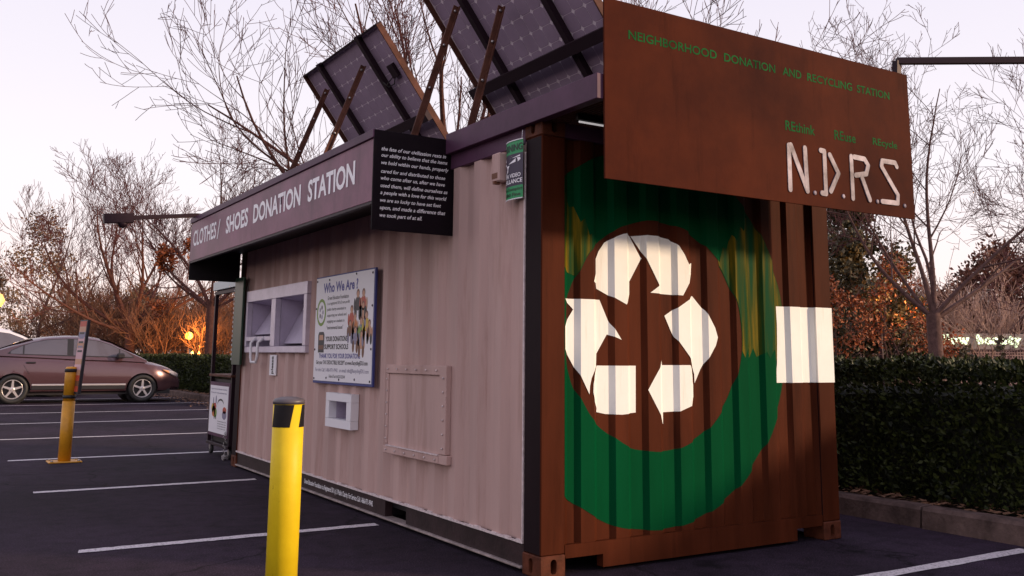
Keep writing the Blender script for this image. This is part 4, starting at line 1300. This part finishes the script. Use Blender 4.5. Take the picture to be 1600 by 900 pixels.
# ---------------------------------------------------------------- hedges
def leaf_cloud(mb, rnd, n, pos_fn, size, up_bias=.5, jit=1.0):
    for _ in range(n):
        p, nr = pos_fn(rnd)
        d = V((rnd.gauss(0, 1), rnd.gauss(0, 1), rnd.gauss(0, 1)+up_bias)) + nr*1.0
        d.normalize()
        s = V((rnd.gauss(0, 1), rnd.gauss(0, 1), rnd.gauss(0, 1))).cross(d)
        if s.length < 1e-4: continue
        s.normalize()
        L = size*rnd.uniform(.6, 1.4); w_ = L*.28
        nn = d.cross(s)
        a = mb.bm.verts.new(p); b = mb.bm.verts.new(p+d*L*.5+s*w_+nn*L*.08); c_ = mb.bm.verts.new(p+d*L); e = mb.bm.verts.new(p+d*L*.5-s*w_+nn*L*.08)
        mb.bm.faces.new((a, b, c_)); mb.bm.faces.new((a, c_, e))
def hedge(label, x0, x1, y0, y1, h, n, size):
    t = thing('hedge', label, 'hedge', ((x0+x1)/2, (y0+y1)/2, .12), 0, 'clipped hedge behind the kerb')
    def hh(y): return h + .06*noise.noise(V((y*1.1, 1, 0))) + .03*noise.noise(V((y*4, 5, 0)))
    def fx(y, z): return x0 + .12*noise.noise(V((y*1.3, z*1.8, 0))) + .07*noise.noise(V((y*4, z*4, 2)))
    m = MB(); ny = int((y1-y0)*3); rows = []
    for k in range(ny+1):
        y = y0+(y1-y0)*k/ny
        rows.append([m.bm.verts.new(p) for p in ((fx(y, .2)+.16, y, .10), (fx(y, .6)+.10, y, .6), (fx(y, 1)+.16, y, hh(y)-.26), (x0+.42, y, hh(y)-.20), (x1-.2, y, hh(y)-.20), (x1-.12, y, .1))])
    for a, b in zip(rows, rows[1:]):
        for k in range(5): m.bm.faces.new((a[k], b[k], b[k+1], a[k+1]))
    m.bm.faces.new(rows[0]); m.bm.faces.new(rows[-1][::-1])
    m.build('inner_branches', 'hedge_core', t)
    def pos(r):
        y = r.uniform(y0, y1)
        q = r.random()
        if q < .55:
            z = .14+(hh(y)-.14)*r.random() if q > .07 else hh(y)-.24*r.random()
            cl = noise.noise(V((y*3.2, z*3.2, 7)))
            return V((fx(y, z)+.10-.12*r.random()-.05*cl, y, z)), V((-1, 0, .25))
        if q < .95:
            x = r.uniform(x0, x1)
            cl = noise.noise(V((y*3.2, x*3.2, 3)))
            return V((x, y, hh(y)-.14+.14*r.random()+.06*cl)), V((0, 0, 1))
        return V((r.uniform(x0+.1, x1-.1), r.choice((y0, y1)), r.uniform(.15, hh(y)))), V((0, 0, .3))
    m = MB(); leaf_cloud(m, random.Random(int(y0*10)+5), n, pos, size)
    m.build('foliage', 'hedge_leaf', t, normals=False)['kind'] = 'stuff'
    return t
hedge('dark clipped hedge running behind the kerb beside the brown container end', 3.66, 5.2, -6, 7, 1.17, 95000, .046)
hedge('sunlit clipped hedge beyond the parked sedan and the far end of the container', 3.66, 5.2, 17, 33.5, 1.12, 26000, .075)
# dry leaves on the bed and along the kerb
m = MB(); r = random.Random(9)
for _ in range(5200):
    if r.random() < .8:
        x, y, z = 3.44+abs(r.gauss(0, .22)), r.uniform(-3, 34), .135+.03*r.random()
    else:
        x, y, z = 3.24-abs(r.gauss(0, .35)), r.uniform(16, 30), .008
    a = r.uniform(0, 6.28); s = r.uniform(.02, .045)
    d, e = V((math.cos(a), math.sin(a), r.uniform(-.2, .4)))*s, V((-math.sin(a), math.cos(a), r.uniform(-.2, .4)))*s*.6
    p = V((x, y, z))
    m.bm.faces.new([m.bm.verts.new(q) for q in (p-d, p+e, p+d, p-e)])
tag(m.build('leaf_litter', 'litter', normals=False), kind='stuff', label='dry brown leaves scattered along the kerb and hedge foot', cat='leaves')

# ---------------------------------------------------------------- trees
def rot_about(d, ang, az):
    u = d.cross(V((0, 0, 1)))
    if u.length < .1: u = d.cross(V((1, 0, 0)))
    u.normalize()
    q = Matrix.Rotation(ang, 3, u) @ d
    return (Matrix.Rotation(az, 3, d) @ q).normalized()
def grow(rnd, out_, p, d, L, r0, lev, maxlev, nch, wander, lift, ang, shrink):
    n = max(4, min(13, int(L/.22)))
    pts, rad = [p.copy()], [r0]
    re = r0*.16 if lev < maxlev else r0*.4
    kx = V((rnd.gauss(0, 1), rnd.gauss(0, 1), rnd.gauss(0, 1)))*wander*1.1
    for i in range(n):
        kx = kx*.72 + V((rnd.gauss(0, 1), rnd.gauss(0, 1), rnd.gauss(0, 1)))*wander*.62
        d = (d + kx + V((0, 0, lift*(1+.6*(lev-1))))).normalized()
        p = p + d*(L/n)
        pts.append(p.copy()); rad.append(r0+(re-r0)*((i+1)/n)**.85)
    out_.append((lev, pts, rad))
    if lev < maxlev:
        k = nch[lev] if lev < len(nch) else nch[-1]
        k = max(1, int(k*rnd.uniform(.75, 1.25)))
        for c in range(k):
            tt = .22+.78*(c+rnd.random()*.9)/k
            f = min(tt, .999)*n; i = int(f)
            q = pts[i].lerp(pts[i+1], f-i)
            dd = (pts[i+1]-pts[i]).normalized()
            nd = rot_about(dd, math.radians(rnd.uniform(*ang)), rnd.uniform(0, 2*PI))
            nr = (rad[i]*(1-(f-i))+rad[i+1]*(f-i))*rnd.uniform(.45, .65)
            grow(rnd, out_, q, nd, L*rnd.uniform(*shrink)*(1.1-.35*tt), nr, lev+1, maxlev, nch, wander, lift, ang, shrink)
def tubes_mesh(name, items, mtl, parent, minr):
    vs, fs = [], []
    for lev, pts, rad in items:
        n = (8, 6, 5, 3, 3, 3)[min(lev, 5)]
        s = None
        base = len(vs)
        for i, p in enumerate(pts):
            d = (pts[min(i+1, len(pts)-1)]-pts[max(i-1, 0)])
            d.normalize()
            if s is None:
                s = d.cross(V((0, 0, 1)) if abs(d.z) < .9 else V((1, 0, 0)))
            s = (s-d*s.dot(d)); s.normalize(); t_ = d.cross(s)
            r = max(rad[i], minr)
            for k in range(n):
                a = 2*PI*k/n
                vs.append(p+s*(math.cos(a)*r)+t_*(math.sin(a)*r))
        for i in range(len(pts)-1):
            for k in range(n):
                fs.append((base+i*n+k, base+i*n+(k+1) % n, base+(i+1)*n+(k+1) % n, base+(i+1)*n+k))
    me = bpy.data.meshes.new(name)
    o0 = ORG[parent.name]
    me.from_pydata([tuple(v-o0) for v in vs], [], fs)
    me.polygons.foreach_set('use_smooth', [True]*len(me.polygons))
    me.materials.append(M[mtl])
    return link(name, me, parent)
def bare_tree(label, base, fork_z, r0, limbs, seed, maxlev=4, nch=(6, 6, 5, 4), wander=.10, lift=.035, ang=(25, 60), shrink=(.42, .66), bark='bark', twig='twig', minr=.004, lean=(0, 0), group=None, cat='tree', leaves=None):
    rnd = random.Random(seed)
    t = thing('bare_tree', label, cat, base, 0, group)
    B = V(base); top = B+V((lean[0], lean[1], fork_z))
    tr = [(0, [B-V((0, 0, .1)), B.lerp(top, .15), B.lerp(top, .5)+V((.02, 0, 0)), top+V((0, 0, .05))], [r0*1.35, r0*1.08, r0*.98, r0*.95])]
    tubes_mesh('trunk', tr, bark, t, 0)
    allb = []
    for (d, L, rf) in limbs:
        allb_ = []
        grow(rnd, allb_, top-V((0, 0, .1*rnd.random())), V(d).normalized(), L, r0*rf, 1, maxlev, (0,)+tuple(nch), wander, lift, ang, shrink)
        limb = [b for b in allb_ if b[0] == 1]
        tubes_mesh('limb', limb, bark, t, 0)
        allb += [b for b in allb_ if b[0] > 1]
    tubes_mesh('branches', [b for b in allb if b[0] == 2], bark, t, minr)
    tw = tubes_mesh('twigs', [b for b in allb if b[0] > 2], twig, t, minr); tw['kind'] = 'stuff'
    if leaves:
        n, size, m_, zmax = leaves
        tips = [b for b in allb if b[0] >= maxlev-1 and b[1][-1].z < zmax and (b[1][-1]-B).xy.length < 2.0]
        m = MB()
        leaf_cloud(m, rnd, n, lambda r: (r.choice(r.choice(tips)[1]) + V((r.gauss(0, .05), r.gauss(0, .05), r.gauss(0, .05))), V((0, 0, -.4))), size)
        m.build('leaves', m_, t, normals=False)['kind'] = 'stuff'
    return t
RT = V((rt0.x, rt0.y, 0)); FW = V((fw.x, fw.y, 0)).normalized()
def scr(a, b, c): return RT*a + FW*b + V((0, 0, c))   # across the picture, away from it, up

# big tree behind the container
rnd = random.Random(11)
limbs = [(scr(-1.0, -.1, .62), 6.6, .50), (scr(-.85, .3, .95), 6.8, .50), (scr(-.55, -.3, 1.1), 6.4, .52), (scr(-.35, .2, 1.3), 6.6, .5), (scr(-.08, -.2, 1.3), 6.4, .55), (scr(.15, .3, 1.3), 6.2, .5),
         (scr(.45, -.1, 1.15), 6.6, .5), (scr(.80, .2, .95), 6.6, .45), (scr(-1.1, .4, .35), 5.2, .4), (scr(1.0, -.1, .72), 7.6, .42), (scr(-.2, .6, 1.2), 6, .45)]
bare_tree('big many limbed bare tree rising behind the container and its solar panels', (6.2, 12.8, 0), 2.3, .20, [(a_, b_, c_*1.05) for a_, b_, c_ in limbs], 5, maxlev=5, nch=(7, 6, 4, 2), wander=.050, lift=.022, ang=(20, 52), shrink=(.42, .64), bark='bark2', minr=.0058)
# left bare tree beyond the hedge
limbs = [(scr(-1.0, 0, .55), 6.2, .5), (scr(-.7, .4, .85), 5.8, .55), (scr(-.25, -.3, 1.2), 5.6, .55), (scr(.1, .3, 1.3), 5.2, .55), (scr(.45, -.2, 1.0), 5.4, .5), (scr(.9, .1, .55), 5.4, .5), (scr(-1.0, -.4, .28), 6.0, .42), (scr(.6, .6, .8), 4.8, .4)]
bare_tree('spreading bare tree standing behind the parked sedan', (4.75, 39.8, 0), 2.2, .21, [(a_, b_, c_*1.1) for a_, b_, c_ in limbs], 21, maxlev=5, nch=(7, 6, 5, 3), wander=.05, lift=.055, bark='bark2', minr=.008)
# tree with clinging orange leaves beside the cart
limbs = [(scr(-.5, 0, 1.0), 4.8, .5), (scr(.3, .2, 1.2), 4.6, .6), (scr(.8, -.2, .8), 4.6, .5), (scr(-.9, .2, .75), 4.6, .45), (scr(.0, -.4, 1.3), 4.6, .5), (scr(-.6, .3, .35), 3.4, .4), (scr(.7, .1, .35), 3.2, .4)]
bare_tree('bare tree with clinging orange leaves seen past the far end of the container', (4.55, 25.3, 0), 2.6, .16, [(a_, b_, c_*.85) for a_, b_, c_ in limbs], 33, maxlev=5, nch=(7, 6, 4, 3), wander=.055, lift=.05, bark='bark2', minr=.006, leaves=(2200, .13, 'orange_leaf', 4.6))
# right bare tree behind the hedge
limbs = [(scr(-.85, .1, .55), 3.0, .5), (scr(-.28, -.1, 1.2), 3.4, .55), (scr(.12, .2, 1.3), 3.7, .6), (scr(.55, -.2, .9), 3.6, .55), (scr(.95, .2, .62), 3.6, .5), (scr(.35, .4, 1.2), 3.4, .45), (scr(-.5, .5, .9), 2.8, .4)]
bare_tree('bare forked tree standing between the dark hedge and the lit letters', (9.89, 4.27, .1), 1.75, .108, [(a_, b_, c_*.74) for a_, b_, c_ in limbs], 8, maxlev=5, nch=(7, 7, 5, 3), wander=.06, lift=.035, minr=.0035)
# second bare tree further right, only partly in view
limbs = [(scr(-.9, .1, .8), 4.4, .5), (scr(-.4, -.1, 1.2), 4.4, .5), (scr(-.1, .2, 1.3), 4.2, .5), (scr(.5, 0, 1), 4.2, .5), (scr(-1.0, -.2, .3), 3.8, .45)]
bare_tree('bare tree at the picture edge behind the lit sign wall', (25.5, 8.5, 0), 2.6, .2, limbs, 51, maxlev=5, nch=(7, 6, 4, 3), wander=.11, lift=.03, minr=.006)

def leafy_tree(name, label, base, h, rw, n, size, m_, seed, trunk_h, stems=1, squash=1.0, group=None):
    rnd = random.Random(seed)
    t = thing(name, label, 'tree', base, 0, group)
    B = V(base)
    sk = []
    for k in range(stems):
        a = k*2.2
        d = V((math.cos(a)*.25*(stems > 1), math.sin(a)*.25*(stems > 1), 1)).normalized()
        grow(rnd, sk, B+V((math.cos(a)*.06*(stems > 1), math.sin(a)*.06*(stems > 1), -.1)), d, h*.92, .035*h*.5/(stems**.5), 1, 3, (0, 9, 5), .07, .03, (35, 75), (.30, .48))
    tubes_mesh('trunk', [b for b in sk if b[0] == 1], 'bark', t, 0)
    br = tubes_mesh('branches', [b for b in sk if b[0] > 1], 'bark', t, .004)
    # clumps
    cl = []
    for _ in range(int(26+h*5)):
        z = rnd.random()
        zz = trunk_h+(h-trunk_h)*z
        rr_ = rw*math.sin(PI*min(1, .12+.86*z)**.8)*squash
        a = rnd.uniform(0, 2*PI); q = math.sqrt(rnd.random())
        cl.append((B+V((math.cos(a)*rr_*q, math.sin(a)*rr_*q, zz)), rw*rnd.uniform(.16, .34)))
    def pos(r):
        c_, s_ = r.choice(cl)
        v = V((r.gauss(0, 1), r.gauss(0, 1), r.gauss(0, .75))); v = v.normalized()*s_*(r.random()**.45)
        return c_+v, v*.4
    m = MB(); leaf_cloud(m, rnd, n, pos, size, up_bias=.2)
    m.build('crown', m_, t, normals=False)
    return t
leafy_tree('evergreen_tree', 'dark evergreen tree showing just past the brown container end', (15.6, 10.3, 0), 4.9, 1.5, 15000, .12, 'ever_leaf', 3, 1.3, 2)
leafy_tree('autumn_tree', 'low orange leaved tree glowing between the evergreen and the forked bare tree', (14.4, 8.2, 0), 3.2, 1.15, 2000, .08, 'orange_leaf', 5, 1.0, 3)
leafy_tree('autumn_tree', 'small orange leaved tree close beside the container end behind the hedge', (13.2, 9.0, 0), 2.9, .95, 1300, .08, 'orange_leaf', 15, 1.1, 2)
leafy_tree('evergreen_tree', 'low dark green shrub tree under the orange leaves', (17.5, 10.4, 0), 2.4, 1.5, 7000, .12, 'ever_leaf', 6, .3, 3)
leafy_tree('russet_tree', 'dusky russet tree rising behind the lit sign wall', (33.0, 17.0, 0), 5.6, 2.6, 11000, .17, 'red_leaf', 17, 1.0, 2)
leafy_tree('russet_tree', 'broad dusky tree at the picture edge behind the lit letters', (36.5, 13.5, 0), 6.2, 3.0, 12000, .18, 'red_leaf', 18, 1.0, 2)
leafy_tree('evergreen_tree', 'dark evergreen tree between the forked bare tree and the lit sign wall', (25.5, 19.8, 0), 4.6, 1.9, 9000, .15, 'ever_leaf', 19, 1.0, 2)
# olive conifers beyond the car park
for i, (a, b, h, rw, lb) in enumerate(((-26.0, 52, 8.8, 2.6, 'tallest olive brown conifer beyond the sedan'), (-29.8, 54, 6.0, 2.2, 'lower olive conifer farthest from the container'), (-19.5, 50, 4.6, 1.7, 'small dark conifer behind the spreading bare tree trunk'))):
    p = CAMP + RT*a + FW*b; p.z = 0
    leafy_tree('conifer_tree', lb, p, h, rw, 4200, .16, 'olive_leaf', 70+i, 1.2, 1)

# bare brush filling the distance
def brush_mesh(seed, mtl):
    rnd = random.Random(seed); items = []
    for k in range(15):
        a = rnd.uniform(0, 2*PI); s_ = rnd.uniform(.1, .75)
        d = V((math.cos(a)*s_, math.sin(a)*s_, 1)).normalized()
        grow(rnd, items, V((math.cos(a)*s_*1.2, math.sin(a)*s_*1.2, -.1)), d, rnd.uniform(1.8, 3.2), .035, 1, 4, (0, 6, 6, 4), .09, .05, (18, 50), (.45, .7))
    for it in items: pass
    return items
def brush(base, protos, sc_, rz, label, group, store={}):
    t = thing('bare_shrub', label, 'shrub', base, rz, group)
    key = protos
    if key not in store:
        ORG['__b'] = V((0, 0, 0))
        keep = ORG[t.name]; ORG[t.name] = V((0, 0, 0))
        o = tubes_mesh('twigs', brush_mesh(*protos), protos[1], t, .009); ORG[t.name] = keep
        store[key] = o.data
    else:
        o = link('twigs', store[key], t)
    o['kind'] = 'stuff'
    t.scale = (sc_, sc_, sc_)
    return t
rnd = random.Random(77)
k = 0
for row, (depth, h) in enumerate(((44, 1.0), (52, 1.25), (62, 1.6))):
    a = -.66*depth
    while a < -.20*depth:
        p = CAMP + RT*a + FW*(depth+rnd.uniform(-2, 2)); p.z = 0
        if p.x > 4.4:
            brush(p, (100+k % 3, 'brush'), h*rnd.uniform(.85, 1.2), rnd.uniform(0, 6.28), 'bare reddish brown shrub in the far thicket beyond the car park', 'bare shrubs beyond the car park')
        a += rnd.uniform(1.7, 2.6); k += 1
for depth in (42, 50, 60):
    a = .20*depth
    while a < .62*depth:
        p = CAMP + RT*a + FW*(depth+rnd.uniform(-2, 2)); p.z = 0
        brush(p, (100+k % 3, 'brush'), 1.2*rnd.uniform(.85, 1.3), rnd.uniform(0, 6.28), 'bare shrub in the thicket behind the lit sign wall', 'bare shrubs behind the sign wall')
        a += rnd.uniform(2.4, 3.6); k += 1
p = CAMP + RT*17.6 + FW*36; p.z = 0
brush(p, (140, 'pale_brush'), 1.25, 0, 'pale twiggy shrub standing above the lit sign wall', None)

# ---------------------------------------------------------------- lit sign wall
wa, wb_ = V((23.3, 19.7, 0)), V((35.0, 12.4, 0))
wd = (wb_-wa).normalized(); wl_ = (wb_-wa).length
sw = thing('sign_wall', 'low tiled wall with a pale band and glowing letters reading willow beauty', 'sign wall', wa, math.atan2(wd.y, wd.x))
MB().box((0, 0, -.1), (wl_, .25, 1.60)).build('tiled_wall', 'tiles', sw, local=True)
MB().box((3.6, -.05, 1.603), (wl_, .28, 2.17), .01).build('pale_band', 'pale_wall', sw, local=True)
# letters start where the forked tree's trunk stands in view
keep = ORG[sw.name]; ORG[sw.name] = V((0, 0, 0))
text('glowing_letters', 'willow', (5.40, -.053, 1.775), (1, 0, 0), (0, 0, 1), 1.55, .355, 'letter_on', sw, bold=.05, spacing=1.25, depth=.04)
text('glowing_letters', 'beauty', (7.22, -.053, 1.69), (1, 0, 0), (0, 0, 1), 1.60, .44, 'letter_on', sw, bold=.05, spacing=1.25, depth=.04)
ORG[sw.name] = keep
MB().box((8.98, -.09, 1.78), (9.08, -.052, 2.10)).build('glowing_letters', 'letter_on', sw, local=True)
def seedling(label, base, h, n, seed):
    t = thing('young_plant', label, 'plant', base)
    r = random.Random(seed); m = MB(); B = V(base)
    m.tube([B, B+V((.02, 0, h*.6)), B+V((0, .02, h))], [.02, .014, .006], 6); m.build('stem', 'bark', t)
    m = MB(); leaf_cloud(m, r, n, lambda q: (B+V((q.gauss(0, .06), q.gauss(0, .06), h*q.uniform(.4, 1))), V((q.gauss(0, 1), q.gauss(0, 1), .5))), .22); m.build('leaves', 'ever_leaf', t, normals=False)
p = CAMP+RT*16.0+FW*31; p.z = 0
seedling('single upright seedling in front of the tiled sign wall', p, 1.95, 50, 3)

# ---------------------------------------------------------------- street lamps, lit
def street_lamp(label, base, heads, r, watts, m_='lamp_on'):
    t = thing('street_lamp', label, 'street lamp', base)
    B = V(base); h = max(z for z, _ in heads)
    MB().tube([B, B+V((0, 0, h))], [.06, .04], 8).build('pole', 'black_metal', t)
    for z, rad in heads:
        m = MB(); m.lathe([(.0001, -rad), (rad*.7, -rad*.7), (rad, 0), (rad*.7, rad*.7), (.0001, rad)], B+V((0, 0, z+rad*.6)), 'z', 16); m.build('lamp_globe', m_, t)
    li = bpy.data.lights.new('lamp_light', 'POINT'); li.energy = watts; li.color = (1.0, .42, .08); li.shadow_soft_size = .25
    lo = bpy.data.objects.new('lamp_light', li); COL.objects.link(lo); lo.parent = t; lo.location = (-.0, -.9, h)
    return t
def at_cam(a, b):
    p = CAMP + RT*a + FW*b; p.z = 0
    return p
p = V((6.78, 37.7, 0)); street_lamp('glowing orange street lamp seen low between the trunks beyond the hedge', p, [(1.85, .18)], .2, 500)
p = V((-.62, 38.9, 0)); street_lamp('glowing street lamp at the picture edge with two stacked globes', p, [(3.05, .34), (2.45, .22)], .25, 220)
p = V((15.2, 9.2, 0)); street_lamp('orange street lamp half hidden in the orange leaved trees', p, [(2.5, .06)], .1, 70)
for dx, lb in ((0, 'small orange bollard light under the glowing street lamp'), (.30, 'second small orange bollard light nearer the cart under the street lamp')):
    p = V((6.9+dx*.8, 37.4-dx*.5, 0))
    t = thing('path_light', lb, 'light', p, 0, 'small path lights')
    MB().tube([p, p+V((0, 0, 1.0))], .03, 8).build('post', 'black_metal', t)
    MB().lathe([(.03, 1.02), (.07, 1.07), (.06, 1.2), (.0001, 1.33)], p, 'z', 12).build('lamp_globe', 'lamp_on2', t)
